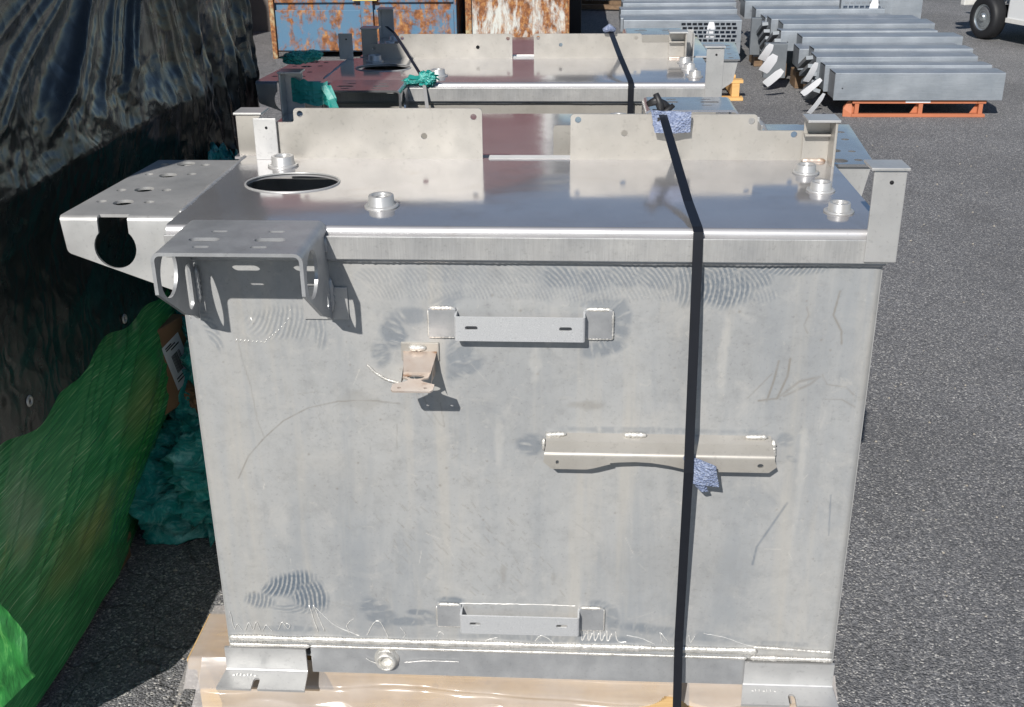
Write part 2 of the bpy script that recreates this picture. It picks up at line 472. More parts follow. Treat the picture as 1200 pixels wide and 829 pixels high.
def tarpmat():
    n = NT('black_plastic_tarp'); f = n.noise(25, 6, .65, mapping=((1, .35, 1),))
    weave = n.noise(16, 4, .6, mapping=((1, 9, 9), (.8, 0, 0)))
    vo = n.n('TexVoronoi', feature='F1'); vo.inputs['Scale'].default_value = 16
    mpp = n.n('Mapping'); mpp.inputs['Scale'].default_value = (1, 1.5, .55); nzz = n.n('TexNoise'); nzz.inputs['Scale'].default_value = 6
    n.l(n.tc.outputs['Object'], nzz.inputs['Vector']); vm = n.n('VectorMath', operation='MULTIPLY_ADD'); vm.inputs[1].default_value = (.25, .25, .25); n.l(nzz.outputs['Color'], vm.inputs[0]); n.l(n.tc.outputs['Object'], vm.inputs[2]); n.l(vm.outputs[0], mpp.inputs['Vector']); n.l(mpp.outputs[0], vo.inputs['Vector'])
    n.set(Base_Color=n.ramp(f, [(.35, (.008, .011, .010)), (.7, (.026, .027, .025))]), Roughness=n.ramp(n.noise(7, 5, .6), [(.3, .16), (.7, .34)]), Specular_IOR_Level=.7, Coat_Weight=.25, Coat_Roughness=.08)
    b = n.bump(f, .2, .006); b = n.bump(vo.outputs['Distance'], .35, .012, b); n.bump(weave, .12, .002, b)
    return n.m
M['tarp'] = tarpmat()
def greenfilm():
    n = NT('green_stretch_film')
    st = n.noise(11, 6, .62, mapping=((1, .7, 26), (PI*.22, 0, 0))); a = n.noise(2.6, 4, .55); b2 = n.noise(4.1, 4, .6)
    base = n.ramp(st, [(.30, (.022, .20, .060)), (.50, (.050, .38, .105)), (.61, (.14, .56, .19)), (.69, (.60, .85, .50))])
    at = n.n('Attribute', attribute_name='wear'); sp = n.n('SeparateColor'); n.l(at.outputs['Color'], sp.inputs[0])
    base = n.mix(sp.outputs[0], base, n.mix(n.ramp(st, [(.3, .2), (.7, .9)]), (.10, .20, .04), (.75, .60, .20)))
    base = n.mix(sp.outputs[1], base, n.mix(n.ramp(st, [(.3, .2), (.7, .9)]), (.14, .28, .12), (.50, .62, .40)))
    n.set(Base_Color=base, Roughness=.24, Specular_IOR_Level=.8, Coat_Weight=.5, Coat_Roughness=.15)
    n.bump(st, .45, .006)
    return n.m
M['green'] = greenfilm()
def flapmat():
    n = NT('loose_green_film'); st = n.noise(12, 6, .7, mapping=((8, 1, 1.2), (0, .5, 0)))
    n.set(Base_Color=n.ramp(st, [(.3, (.010, .075, .02)), (.55, (.03, .20, .045)), (.72, (.16, .42, .12))]), Roughness=.3); n.bump(st, .6, .008); return n.m
M['green_flap'] = flapmat()
def filmmat():
    n = NT('clear_plastic_film')
    n.set(Base_Color=(.60, .56, .54), Roughness=.14, Specular_IOR_Level=.8, Alpha=n.ramp(n.noise(5, 4, .6), [(.3, .30), (.7, .62)]))
    n.bump(n.noise(7, 3, .5, mapping=((.35, 1, 2.2),)), .45, .02)
    return n.m
M['film'] = filmmat()

# ------------------------------------------------------------------ setting: ground
def ground():
    xs = [-60, -20, -6, -3, -1.6, 1.6, 3, 6, 20, 60]; ys = [-40, -10, -4, -2, 1, 4, 8, 14, 30, 120]
    mb = MB(); vs = [(x, y, 0) for x in xs for y in ys]; n = len(ys)
    fs = [(i*n+j, (i+1)*n+j, (i+1)*n+j+1, i*n+j+1) for i in range(len(xs)-1) for j in range(n-1)]
    mb.add(vs, fs); mb.build('asphalt_yard', M['asphalt'], kind='structure')
ground()

# ------------------------------------------------------------------ aluminium tank
HW, DEP, ZT, ZL = .625, .508, 1.086, 1.143      # half width, depth, face top, top surface
def weld(mb, pts, r, rip=.006, flat=.6, seed=0):
    pts = [Vector(p) for p in pts]; L = sum((b-a).length for a, b in zip(pts, pts[1:])); n = max(4, int(L/(rip/2)))
    out = []; rr = []
    rs = random.Random(seed+int(L*1e4))
    for i in range(n+1):
        d = L*i/n; k = 0
        while k < len(pts)-2 and d > (pts[k+1]-pts[k]).length: d -= (pts[k+1]-pts[k]).length; k += 1
        seg = pts[k+1]-pts[k]; out.append(pts[k]+seg*min(1, d/seg.length))
        e = min(1, i/3+.35, (n-i)/3+.35)
        rr.append(r*e*(1+.13*(1 if i % 2 else -1)+rs.uniform(-.14, .14)+.25*math.sin(i*.11+seed)*math.sin(i*.037)))
    mb.tube(out, rr, 7, flat=flat); return mb

def welds(parent, mat, name, *args):
    for a in args:
        mb = MB(); weld(mb, *a); mb.build(name, mat, parent)

def face_wear(X, Z):
    """colour wear and relief of the front sheet (dark grinding, bright scratches, grime), all in sheet metres"""
    dark = np.zeros_like(X); lite = np.zeros_like(X); grime = np.zeros_like(X); h = np.zeros_like(X)
    nz = fbm(X*9+3, Z*9+5, 4); nf = fbm(X*60, Z*60, 3); nb = fbm(X*200+7, Z*200, 2)
    def swirl(cx, cz, rx, rz, acx, acz, sp, d=.6, rel=.0005, rot=0., soft=.35, cut=.55, rad=None):
        dx = X-cx; dz = Z-cz; c, s = math.cos(rot), math.sin(rot)
        a = (dx*c+dz*s)/rx; b = (-dx*s+dz*c)/rz
        q = 1-np.sqrt(a*a+b*b)+ (nz-.5)*.7 + (nf-.5)*.35
        m = np.clip(q/soft, 0, 1)
        r = np.hypot(X-acx, Z-acz)+ (nz-.5)*.01
        if rad is None: rad = sp <= .0065
        if rad:      # short strokes fanning out from the arc centre, smeared together
            th = np.arctan2(Z-acz, X-acx); rr_ = math.hypot(cx-acx, cz-acz)
            w = fbm(th*rr_/.0060+(nz-.5)*3, r/.020+9, 2)*1.35
            m = m*np.clip(.35+nz*.9, 0, 1)
        else: w = .5+.5*np.sin(2*PI*r/sp + (nf-.5)*2.4 + (nz-.5)*3)*np.clip(.5+nb, 0, 1)
        w2 = np.clip((w-cut)*3, 0, 1)
        np.maximum(dark, m*d*(.35+.65*(1-w2)), out=dark)
        np.maximum(lite, m*w2*(.12+.3*d)*np.clip(nb*1.6, 0, 1), out=lite)
        h[:] += m*(w-.5)*rel
    # arcs under the lip, right half, left half
    for i, cx in enumerate(np.arange(-.26, .42, .055)):
        if .25 < cx < .33: continue
        d = .25 if cx < .02 else .55
        swirl(cx, 1.052-(.004*math.sin(i*2.1)), .05, .022 if cx < .02 else .030, cx-.07, 1.00, .0075, d, .0003)
        swirl(cx+.02, 1.022, .05, .020, cx-.05, .99, .0068, .22, .0003, cut=.4)
    swirl(.355, 1.035, .075, .045, .25, 1.035, .0085, .75, .0006)
    swirl(.46, 1.07, .09, .016, .3, 1.2, .007, .5)
    swirl(.285, 1.04, .03, .05, .18, 1.03, .0085, .6)
    # under the saddle bracket
    swirl(-.44, .955, .075, .040, -.545, .995, .0085, .30, .0007, cut=.35)
    swirl(-.375, .95, .018, .06, -.47, .95, .009, .35); swirl(-.575, .94, .014, .05, -.6, .9, .009, .35, rot=.3)
    # round the upper bracket pads
    swirl(-.135, 1.005, .05, .022, -.25, .95, .006, .5, rot=.5); swirl(-.20, .975, .04, .022, -.16, .9, .006, .55)
    swirl(-.24, .945, .030, .04, -.16, .90, .006, .62); swirl(-.265, .90, .022, .035, -.17, .92, .0065, .5)
    swirl(-.12, .905, .030, .045, -.2, .86, .006, .55); swirl(-.11, .875, .045, .022, -.2, .9, .006, .45, rot=.4)
    swirl(.175, .975, .024, .052, .11, .95, .006, .62); swirl(.14, .913, .050, .020, .12, .98, .006, .6, rot=.3); swirl(.14, 1.0, .04, .012, .1, .9, .006, .4)
    # rail ends
    swirl(.012, .715, .034, .03, .08, .70, .006, .62); swirl(.26, .75, .24, .009, .26, .2, .006, .42)
    swirl(.485, .735, .022, .02, .4, .7, .006, .5, rot=-.6); swirl(.50, .695, .016, .008, .4, .7, .006, .55, rot=-.6)
    # bottom left big swirl
    swirl(-.485, .385, .075, .032, -.58, .405, .0092, .88, .0008, rot=.35); swirl(-.44, .36, .045, .046, -.52, .345, .0092, .85, .0008)
    swirl(-.55, .345, .04, .025, -.62, .36, .009, .6); swirl(-.47, .325, .06, .014, -.5, .4, .008, .35)
    swirl(-.30, .32, .05, .034, -.42, .33, .0065, .5, rot=-.7); swirl(-.245, .30, .06, .014, -.3, .2, .006, .6)
    swirl(-.215, .325, .035, .010, -.25, .2, .006, .7)
    swirl(-.155, .355, .035, .014, -.2, .25, .006, .75); swirl(-.195, .31, .022, .03, -.12, .3, .006, .5)
    swirl(.145, .355, .026, .016, .1, .3, .006, .55); swirl(.175, .325, .015, .035, .1, .32, .006, .4)
    swirl(.33, .288, .14, .018, .2, .05, .0065, .45, rot=-.12); swirl(.05, .27, .22, .012, 0, .05, .006, .4); swirl(-.5, .275, .10, .010, -.5, .1, .006, .4)
    swirl(.50, .27, .10, .010, .45, 0, .006, .35)
    # scratches: fine dark lines
    def line(p, w=.0012, v=.7, g=grime, wob=.4):
        p = np.array(p)
        for a, b in zip(p[:-1], p[1:]):
            d = b-a; L = np.hypot(*d); t = np.clip(((X-a[0])*d[0]+(Z-a[1])*d[1])/(L*L), 0, 1)
            q = np.hypot(X-(a[0]+t*d[0]), Z-(a[1]+t*d[1]))
            m = np.clip(1.6-q/w, 0, 1)*v*np.clip(.3+nf*1.3, 0, 1)
            np.maximum(g, m, out=g)
    arc = [(-.585+.0*0, .62)]
    arc = [(-.560, .63), (-.535, .68), (-.50, .72), (-.46, .757), (-.41, .785), (-.35, .80), (-.29, .803), (-.235, .797)]
    line(arc, .0011, .8)
    line([(-.53, .93), (-.525, .88), (-.515, .83), (-.51, .76), (-.50, .72)], .001, .45)
    line([(-.20, .85), (-.185, .80), (-.16, .755), (-.152, .75), (-.158, .80)], .001, .5); line([(-.205, .85), (-.20, .80), (-.17, .755)], .001, .45)
    line([(-.30, .715), (-.24, .65)], .001, .0); line([(.555, 1.03), (.548, .985), (.565, .955), (.568, .93)], .0016, .8); 
    line([(.50, 1.0), (.505, .985), (.498, .965), (.506, .95)], .0012, .6)
    line([(.46, .895), (.455, .86), (.445, .815)], .0018, .8); line([(.48, .90), (.478, .865), (.463, .82), (.43, .815)], .0018, .85)
    line([(.41, .82), (.43, .845), (.45, .87)], .0012, .5); line([(.463, .82), (.50, .855), (.535, .865), (.52, .85), (.475, .825)], .002, .55)
    line([(.54, .87), (.55, .85), (.585, .845), (.60, .83)], .0012, .6); line([(.55, .82), (.58, .82), (.605, .805)], .0012, .6)
    line([(.50, .60), (.47, .54), (.45, .50), (.445, .46)], .002, .5, dark); line([(.58, .62), (.585, .53)], .0012, .45, dark)
    rs = random.Random(4)
    for i in range(110):                        # short nicks
        cx = rs.gauss(-.14, .10); cz = rs.gauss(.50, .06); L = rs.uniform(.006, .02)
        a = rs.gauss(-.85, .15); line([(cx, cz), (cx+L*math.cos(a), cz+L*math.sin(a))], .0007, .6)
    for i in range(40):
        cx = rs.uniform(-.6, .6); cz = rs.uniform(.28, 1.03); L = rs.uniform(.01, .06); a = rs.uniform(0, PI)
        line([(cx, cz), (cx+L*math.cos(a), cz+L*math.sin(a))], .0007, rs.uniform(.15, .45), rs.choice([grime, lite]))
    for i in range(60):                         # specks
        cx = rs.uniform(-.6, .6); cz = rs.uniform(.28, 1.03); r = rs.uniform(.001, .0028)
        q = np.hypot(X-cx, Z-cz); np.maximum(grime, np.clip(1.4-q/r, 0, 1)*.7, out=grime)
    # stains and drips
    for (cx, cz, rx, rz, v, g) in [(-.03, .94, .009, .020, .35, lite), (.045, .935, .010, .022, .35, lite), (-.045, .42, .009, .028, .4, grime), (.055, .42, .006, .02, .3, grime),
                                   (.12, .80, .05, .012, .4, grime), (-.31, .80, .05, .03, .25, grime), (-.22, .86, .06, .03, .2, lite), (.02, .88, .014, .06, .2, lite),
                                   (.36, .90, .012, .10, .22, lite), (-.05, .73, .012, .07, .2, lite), (.52, .66, .01, .15, .2, lite), (-.36, .62, .15, .10, .1, grime), (.3, .45, .2, .1, .1, grime)]:
        q = 1-np.sqrt(((X-cx)/rx)**2+((Z-cz)/rz)**2)+(nf-.5)*.9
        np.maximum(g, np.clip(q*2, 0, 1)*v, out=g)
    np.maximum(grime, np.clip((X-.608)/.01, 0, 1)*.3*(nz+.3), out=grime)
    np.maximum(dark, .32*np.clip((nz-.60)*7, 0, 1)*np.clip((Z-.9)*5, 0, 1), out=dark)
    h += (nz-.5)*.0016 + (fbm(X*3, Z*3, 2)-.5)*.004
    return np.stack([dark, lite, grime], -1), h

def make_tank(detail, P):
    """P: plate layout parameters"""
    root = empty('aluminium_tank')
    a, aw, ad = M['alu'], M['alu_warm'], M['alu_dark']
    # --- body sheets
    if detail:
        nx, nz = 620, 430
        xs = np.linspace(-HW+.002, HW-.002, nx); zs = np.linspace(.232, ZT+.004, nz)
        X, Z = np.meshgrid(xs, zs); wear, h = face_wear(X, Z)
        edge = np.clip(np.minimum(HW-np.abs(X), .012)/.012, 0, 1)
        Y = -h*edge + (1-edge)**2*.006
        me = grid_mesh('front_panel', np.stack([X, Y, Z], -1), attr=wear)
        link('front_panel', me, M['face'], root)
    else:
        mb = MB(); mb.box(-HW, HW, 0, .004, .232, ZT); mb.build('front_panel', aw, root)
    for q in (-HW, HW-.004): mb = MB(); mb.box(q, q+.004, .0065, DEP, .20, ZT+.01); mb.build('side_panel', a, root)
    mb = MB(); mb.box(-HW+.004, HW-.004, DEP-.004, DEP, .20, ZT+.01); mb.build('back_panel', a, root)
    mb = MB(); mb.box(-HW+.004, HW-.004, .01, DEP-.004, .20, .204); mb.build('bottom_panel', a, root)
    # --- top plate with folded front lip and filler hole
    mb = MB(); R = .009; L1 = DEP+.002-R+.002; L2 = .048
    Lb = R*PI/2; U = L1+Lb+L2
    segs = [('l', L1), ('a', -PI/2, R), ('l', L2)]
    hole = circle(DEP -.293, -.478, .075, 48, .093)
    sheet(mb, [(0, -HW-.01), (U, -HW-.01), (U, HW+.002), (0, HW+.002)], [hole], .006, (0, DEP+.002, ZL-.003), (0, -1, 0), (0, 0, 1), (1, 0, 0), segs)
    o = mb.build('top_plate', M['top'], root); smooth_by_angle(o, 30)
    mb = MB(); n = 60
    mb.tube([(-.478+.094*math.cos(2*PI*i/n), .293+.0005+.076*math.sin(2*PI*i/n), ZL+.0005) for i in range(n+1)], .0022, 6, caps=False)
    mb.build('hole_rim', a, root)
    # ground edge of the lip
    mb = MB(); mb.box(-HW-.0095, HW+.0015, -.0205, -.0155, ZT+.002, ZL-.0125); mb.build('lip_face', M['lip'], root, bevel=.0015)
    mb = MB(); weld(mb, [(-HW, -.008, ZT-.002), (HW, -.008, ZT-.003)], .0045, .011, .6); mb.build('lip_weld', ad, root)
    if detail:
        welds(root, M['weld'], 'bottom_weld', ([(-HW+.004, -.002, .250), (.47, -.002, .252)], .0074, .0060, .5),
              ([(-HW+.004, -.004, .234), (-.45, -.004, .235)], .0046, .005, .5), ([(.46, -.004, .264), (.62, -.003, .255)], .0036, .005, .6),
              ([(.455, -.005, .238), (.622, -.005, .238)], .0056, .005, .55), ([(-.45, -.004, .235), (.45, -.004, .236)], .0034, .005, .5))
    # --- bottom channel, drain, feet
    mb = MB(); mb.box(-.452, .448, .004, .04, .163, .236); mb.build('bottom_channel', ad, root)
    mb = MB(); Mx = Matrix.Translation((-.292, .004, .205)) @ Matrix.Rotation(PI/2, 4, 'X')
    mb.lathe([(.026, -.002), (.026, .003), (.0225, .006), (.0205, .010), (.0205, .017), (.0190, .019), (.0155, .019), (.0150, .0165), (.0135, .0015), (.006, .001), (0, .001)], Mx)
    for k in range(3): mb.lathe([(.0150, .012-k*.005), (.0140, .0105-k*.005), (.0150, .009-k*.005)], Mx)
    mb.build('drain_fitting', M['weld'], root)
    for x0, x1, sx in ((-.638, -.458, -.562), (.440, .628, .540)):
        f = MB(); Lv = .050; Rb = .009; Lf = .046
        sg = [('l', Lv), ('a', 1.40, Rb), ('l', Lf)]
        Ub = Lv+1.40*Rb+Lf
        ol = [(0, x0+.006), (Lv, x0+.006), (Ub, x0-.004), (Ub, sx-.007)]
        ol += [(Ub-.024+.007*math.cos(t)*-1, sx-.007*math.cos(u)) for t, u in []]
        for i in range(9):
            t = PI*i/8; ol.append((Ub-.022-.008*math.sin(t), sx-.007*math.cos(t)))
        ol += [(Ub, sx+.007), (Ub, x1+.002), (Lv, x1-.002), (0, x1-.002)]
        sheet(f, ol, [], .006, (0, -.004, .228), (0, 0, -1), (0, -1, 0), (1, 0, 0), sg)
        o = f.build('foot', a, root); smooth_by_angle(o, 30)
        if detail:
            d = MB()
            cc = x0+.025 if x0 < 0 else x0+.02
            for k in range(7):
                xk = cc+.0075*k; d.box(xk, xk+.0012, -.0295, -.0245, .1745, .1760) if k % 3 else d.box(xk, xk+.004, -.0300, -.0285, .1745, .1760)
            d.build('stamped_mark', M['bright'], o)
    # --- left side bracket
    x0, x1 = -.868, -.641; z = 1.130
    mb = MB(); Rb = .007; y0, y1 = .085, .522
    g = []
    for (hx, hy, r) in [(-.806, .481, .009), (-.761, .488, .018), (-.716, .479, .009), (-.81, .395, .008), (-.767, .388, .017), (-.72, .399, .009),
                        (-.821, .268, .009), (-.776, .275, .018), (-.729, .270, .009), (-.828, .185, .009), (-.782, .178, .018), (-.733, .182, .009)]:
        g.append(circle(hx, y1-hy, r*1.1, 14))      # pattern coords (v=x, u = y1-y) -> fixed below
    L1 = y1-y0-Rb; arc = 1.5*Rb
    segs = [('l', L1), ('a', -1.5, Rb), ('l', .16)]
    holes = [[(u, v) for v, u in h] for h in g]
    Uf = L1+arc
    cxh, rzh = -.768, .040
    key = []
    nb = 22; a0 = .80
    ch = Uf+.050                                  # circle centre along the face
    for i in range(nb+1):
        t = a0+(2*PI-2*a0)*i/nb
        key.append((ch-rzh*math.cos(t), cxh+rzh*math.sin(t)*1.0))
    sx = rzh*math.sin(a0)
    key = [(Uf-.016, cxh+sx)]+key+[(Uf-.016, cxh-sx)]
    ol = rounded([(0, x0+.034), (L1, x0), (Uf+.060, x0+.008), (Uf+.148, x1+.020), (Uf+.148, x1-.004), (L1, x1-.002), (0, x1-.002)], [.004, 0, .012, .008, .002, 0, 0])
    sheet(mb, ol, holes+[key], .006, (0, y1, z), (0, -1, 0), (0, 0, 1), (1, 0, 0), segs)
    o = mb.build('side_bracket', a if detail else M['sheen'], root); smooth_by_angle(o, 30)
    mb = MB(); ol = rounded([(x0+.04, z-.004), (x1, z-.004), (x1, z-.17), (x0+.13, z-.13), (x0+.055, z-.08)], [.0, 0, .0, .02, .02])
    notch = circle((x0+x1)/2+.02, z-.085, .034, 20)
    sheet(mb, ol, [notch], .006, (0, y1-.012, 0), (1, 0, 0), (0, 1, 0), (0, 0, 1)); mb.build('bracket_gusset', a, root)
    mb = MB(); weld(mb, [(-.638, y0, z+.011), (-.638, y1, z+.011)], .0055, .006, .8)
    weld(mb, [(-.634, y0-.002, z), (-.636, y0-.004, z-.06)], .004, .006, .8)
    mb.build('seam_weld', a, root)
    # --- saddle bracket (inverted U with windows)
    xl, xr, yp, zs = -.594, -.350, -.185, ZL+.006
    Rb = .012; wing = .070; Lt = (xr-xl)-2*Rb
    arc = PI/2*Rb; wl = .215
    segs = [('l', wl-Rb), ('a', -PI/2, Rb), ('l', Lt), ('a', -PI/2, Rb), ('l', wl-Rb)]
    ua = wl-Rb; ub = ua+arc; uc = ub+Lt; ud = uc+arc; ue = ud+wl-Rb
    F = -yp
    # v = distance out from the tank wall
    w0 = .010
    ol = [(ua-wing+Rb, F), (ua, F), (ub, F), (uc, F), (ud, F), (ud+wing-Rb, F), (ud+.135, .075), (ud+.155, .03), (ue-.035, w0), (ud+.06, w0), (ud+.045, w0+.014), (ud+.005, w0+.014), (ud, -.001),
          (ua, -.001), (ua-.005, w0+.014), (ua-.045, w0+.014), (ua-.06, w0), (.035, w0), (ua-.155, .03), (ua-.135, .075)]
    hs = []
    umid = (ub+uc)/2
    for dx in (-.062, .062):
        hs += [slot(umid+dx*.9-.002, .112, .052, .020), slot(umid+dx*.78-.003, .152, .028, .011), slot(umid+dx*.8+.004, .066, .028, .010)]
    hs = [[(u, v) for u, v in h] for h in hs]
    hs += [circle(ud+.040, .128, .042, 28, .040)] + [circle(ua-.040, .128, .042, 28, .040)]
    hs += [slot(ua-.095, .042, .085, .026), slot(ud+.125, .030, .030, .016)]
    mb = MB()
    # the pattern runs up the left wing, over, down the right; A axis up (0,0,1), bending toward +x
    sheet(mb, [(u, -v) for u, v in ol], [[(u, -v) for u, v in h] for h in hs], .006, (xl, 0, zs-wl), (0, 0, 1), (-1, 0, 0), (0, 1, 0), segs)
    o = mb.build('saddle_bracket', ad if detail else M['sheen'], root); smooth_by_angle(o, 30)
    welds(root, ad, 'bracket_weld', ([(xr+.003, -.008, zs-.10), (xr+.003, -.008, zs-.165)], .006, .010, 1, 5), ([(xr+.002, -.020, zs-.02), (xr+.003, -.020, zs-.05)], .005, .010, 1, 5),
          ([(xl+.005, -.008, zs-.08), (xl+.005, -.008, zs-.15)], .006, .010, 1, 5))
    if detail:
        mb = MB(); mb.box(-.40, -.318, -.0052, -.0012, .968, 1.03); mb.build('doubler_plate', a, root, bevel=.001)
    # --- end posts
    # front right post: channel with a cap
    mb = MB(); px0, px1, py = .583, .637, -.020; t = .005
    mb.box(px0, px1, py-t, py, 1.092, 1.252); mb.box(px1-t, px1, py, py+.050, 1.092, 1.252)
    o = mb.build('corner_post', a, root, bevel=.0018)
    c = MB(); c.box(px0-.006, px1+.003, py-.010, py+.050, 1.2525, 1.2575); c.build('post_cap', a, o, bevel=.001)
    c = MB(); c.lathe([(.0035, 0), (.0035, .0008), (0, .0008)], Matrix.Translation((px0+.030, py-t, 1.232)) @ Matrix.Rotation(PI/2, 4, 'X'), 12); c.build('rivet_hole', M['blackhole'], o)
    # rear right post
    bx = P['bpost']; mb = MB(); mb.box(bx, bx+.058, .488, .493, ZL, 1.236); mb.box(bx+.053, bx+.058, .435, .488, ZL, 1.236); mb.box(bx, bx+.053, .470, .4880, 1.1995, 1.2040)
    o = mb.build('corner_post', aw, root, bevel=.0012)
    c = MB(); c.box(bx-.004, bx+.062, .430, .497, 1.2365, 1.2415); c.build('post_cap', a, o, bevel=.001)
    c = MB(); weld(c, [(bx, .486, ZL+.002), (bx+.050, .486, ZL+.002)], .005, .008, .7); c.build('weld_bead', M['heat'], o)
    # rear left tab (angle)
    tx = P['tab']; mb = MB(); mb.box(tx, tx+.05, .488, .492, ZL, 1.232); mb.box(tx, tx+.004, .492, .545, ZL, 1.225)
    o = mb.build('angle_tab', a, root, bevel=.0012)
    c = MB(); c.lathe([(.003, 0), (.003, .0008), (0, .0008)], Matrix.Translation((tx+.028, .488, 1.212)) @ Matrix.Rotation(PI/2, 4, 'X'), 12); c.build('rivet_hole', M['blackhole'], o)
    # --- upright plates at the back edge
    for k, (xa, xb, low, zl, zh, side, yy, hh) in enumerate(P['plates']):
        if side == 'L': ol = [(xa, ZL-.004), (xb, ZL-.004), (xb, zh), (xa+low, zh), (xa+low, zl), (xa, zl)]; rd = [0, 0, .008, .008, .006, .005]
        else: ol = [(xa, ZL-.004), (xb, ZL-.004), (xb, zl), (xb-low, zl), (xb-low, zh), (xa, zh)]; rd = [0, 0, .003, .006, .008, .008]
        mb = MB(); sheet(mb, rounded(ol, rd), [circle(hx, hz, .0068, 14) for hx, hz in hh], .005, (0, yy, 0), (1, 0, 0), (0, 1, 0), (0, 0, 1))
        mb.build('upright_plate', aw, root)
    mb = MB(); fa, fb = P['flange']
    mb.add([(fa+.02, .512, ZL-.012), (fa, .500, ZL+.001), (fb, .500, ZL+.001), (fb, .512, ZL-.012), (fa+.02, .516, ZL-.012), (fa+.002, .512, ZL+.006), (fb, .512, ZL+.006), (fb, .516, ZL-.012)],
           [(0, 1, 2, 3), (1, 5, 6, 2), (4, 7, 6, 5), (0, 4, 5, 1), (3, 2, 6, 7)]); mb.build('rear_fold', M['bright'], root)
    # --- fittings on the top
    for i, (fx, fy) in enumerate([(-.531, .432), (-.27, .125), (.555, .39), (.558, .252), (.563, .107)]):
        mb = MB(); sc_ = .82 if fx > 0 else 1; T = Matrix.Translation((fx, fy, ZL)) @ Matrix.Scale(sc_, 4)
        mb.lathe([(.031, 0), (.030, .002), (.0255, .004), (.0242, .006), (.0235, .021), (.0225, .0225), (.0175, .0225), (.0165, .020), (.016, .002), (0, .002)], T, 28)
        for k in range(3): mb.lathe([(.0163, .018-k*.005), (.0148, .0168-k*.005), (.0163, .0155-k*.005)], T, 28)
        o = mb.build('threaded_fitting', a, root)
        c = MB(); n = 26; rr = random.Random(i)
        c.tube([(fx+sc_*(.028+rr.uniform(-.001, .001))*math.cos(2*PI*q/n), fy+sc_*(.028+rr.uniform(-.001, .001))*math.sin(2*PI*q/n), ZL+.002) for q in range(n+1)], [.0038+.001*(q % 2) for q in range(n+1)], 6, caps=False, flat=.7)
        c.build('weld_ring', a, o)
    if not detail: return root
    # --- upper and lower mounting brackets
    for zc, xs_, zz in ((.962, (-.122, .108), (.940, .986)), (.318, (-.130, .106), (.300, .343))):
        f = MB(); z0, z1 = zz; d = .030; Rb = .003; L = d-Rb; W_ = xs_[1]-xs_[0]-2*Rb
        segs = [('l', L), ('a', -PI/2, Rb), ('l', W_), ('a', -PI/2, Rb), ('l', L)]
        u0 = L+PI/2*Rb; U = 2*u0+W_
        hs = [slot(u0+.026, .002, .023, .0075), slot(u0+W_-.030, .002, .023, .0075)]
        hh = (z1-z0)/2
        sheet(f, [(0, -hh), (U, -hh), (U, hh), (0, hh)], hs, .0035, (xs_[0], 0, (z0+z1)/2), (0, -1, 0), (-1, 0, 0), (0, 0, 1), segs)
        o = f.build('mounting_bracket', M['galv'], root); smooth_by_angle(o, 30)
        for px_, s in ((xs_[0]-.051, 1), (xs_[1]+.001, 1)):
            p = MB(); zt = z1+.006; zb = z0-.004; p.box(px_, px_+.050, -.006, 0.002, zb, zt); po = p.build('weld_pad', ad, o, bevel=.0015)
            welds(root, M['weld'], 'weld_bead', ([(px_+.002, -.004, zt), (px_+.048, -.004, zt)], .0040, .007, .8, 3),
                  ([(px_, -.004, zt-.004), (px_, -.004, zb), (px_+.05, -.004, zb)], .0026, .006, .8, 9) if px_ < 0 else ([(px_+.05, -.004, zt-.002), (px_+.05, -.004, zb), (px_+.004, -.004, zb)], .0028, .006, .8, 9))
    # --- small bracket: gusset legs, sloping web and notched tongue
    bx0, bx1 = -.222, -.160
    f = MB()
    sg = [('l', .052), ('a', .40, .008), ('l', .075)]
    U = .052+.0032+.075
    c = (bx0+bx1)/2
    ol = [(0, bx0), (.052, bx0+.006), (.075, bx0+.008)] + [(.075+.020*t, bx0+.008+.012*math.sin(PI*t)) for t in (.25, .5, .75, 1)] + [(.102, bx0-.006), (.124, bx0-.006), (U, bx0-.002), (U, bx1+.002), (.124, bx1+.006), (.102, bx1+.006)] + \
         [(.075+.020*t, bx1-.008-.012*math.sin(PI*t)) for t in (1, .75, .5, .25)] + [(.075, bx1-.008), (.052, bx1-.006), (0, bx1)]
    sd = math.radians(66)
    sheet(f, ol, [circle(.072, c, .008, 18, .0155), circle(.117, bx0+.008, .0035, 10), circle(.117, bx1-.008, .0035, 10)], .003,
          (0, -.002, .906), (0, -math.sin(sd), -math.cos(sd)), (0, -math.cos(sd), math.sin(sd)), (1, 0, 0), sg)
    f.add([(bx0+.004, 0, .905), (bx0+.004, -.075, .872), (bx0+.004, -.006, .905), (bx0+.004, 0, .862)], [(0, 1, 3), (0, 2, 1)])
    f.add([(bx1-.004, 0, .905), (bx1-.004, -.075, .872), (bx1-.004, -.006, .905), (bx1-.004, 0, .862)], [(0, 1, 3), (0, 2, 1)])
    o = f.build('tongue_bracket', M['heat'], root); smooth_by_angle(o, 30)
    p = MB(); p.box(bx0-.004, bx1+.004, -.004, .002, .888, .924); p.build('backing_pad', aw, o, bevel=.0015)
    welds(o, M['weld'], 'weld_bead', ([(c-.022, -.006, .914), (c+.012, -.006, .914)], .0062, .008, .8, 4),
          ([(-.292, -.002, .878), (-.278, -.002, .862), (-.258, -.002, .848), (-.228, -.004, .840)], .0028, .008, .6, 4))
    # --- long rail: bent angle with scalloped lower edge
    f = MB(); x0, x1 = .036, .464
    sg = [('l', .018), ('a', .22, .01), ('l', .021), ('a', -1.10, .008), ('l', .026)]
    l1 = .018+.0022+.021+.0088
    U = l1+.026
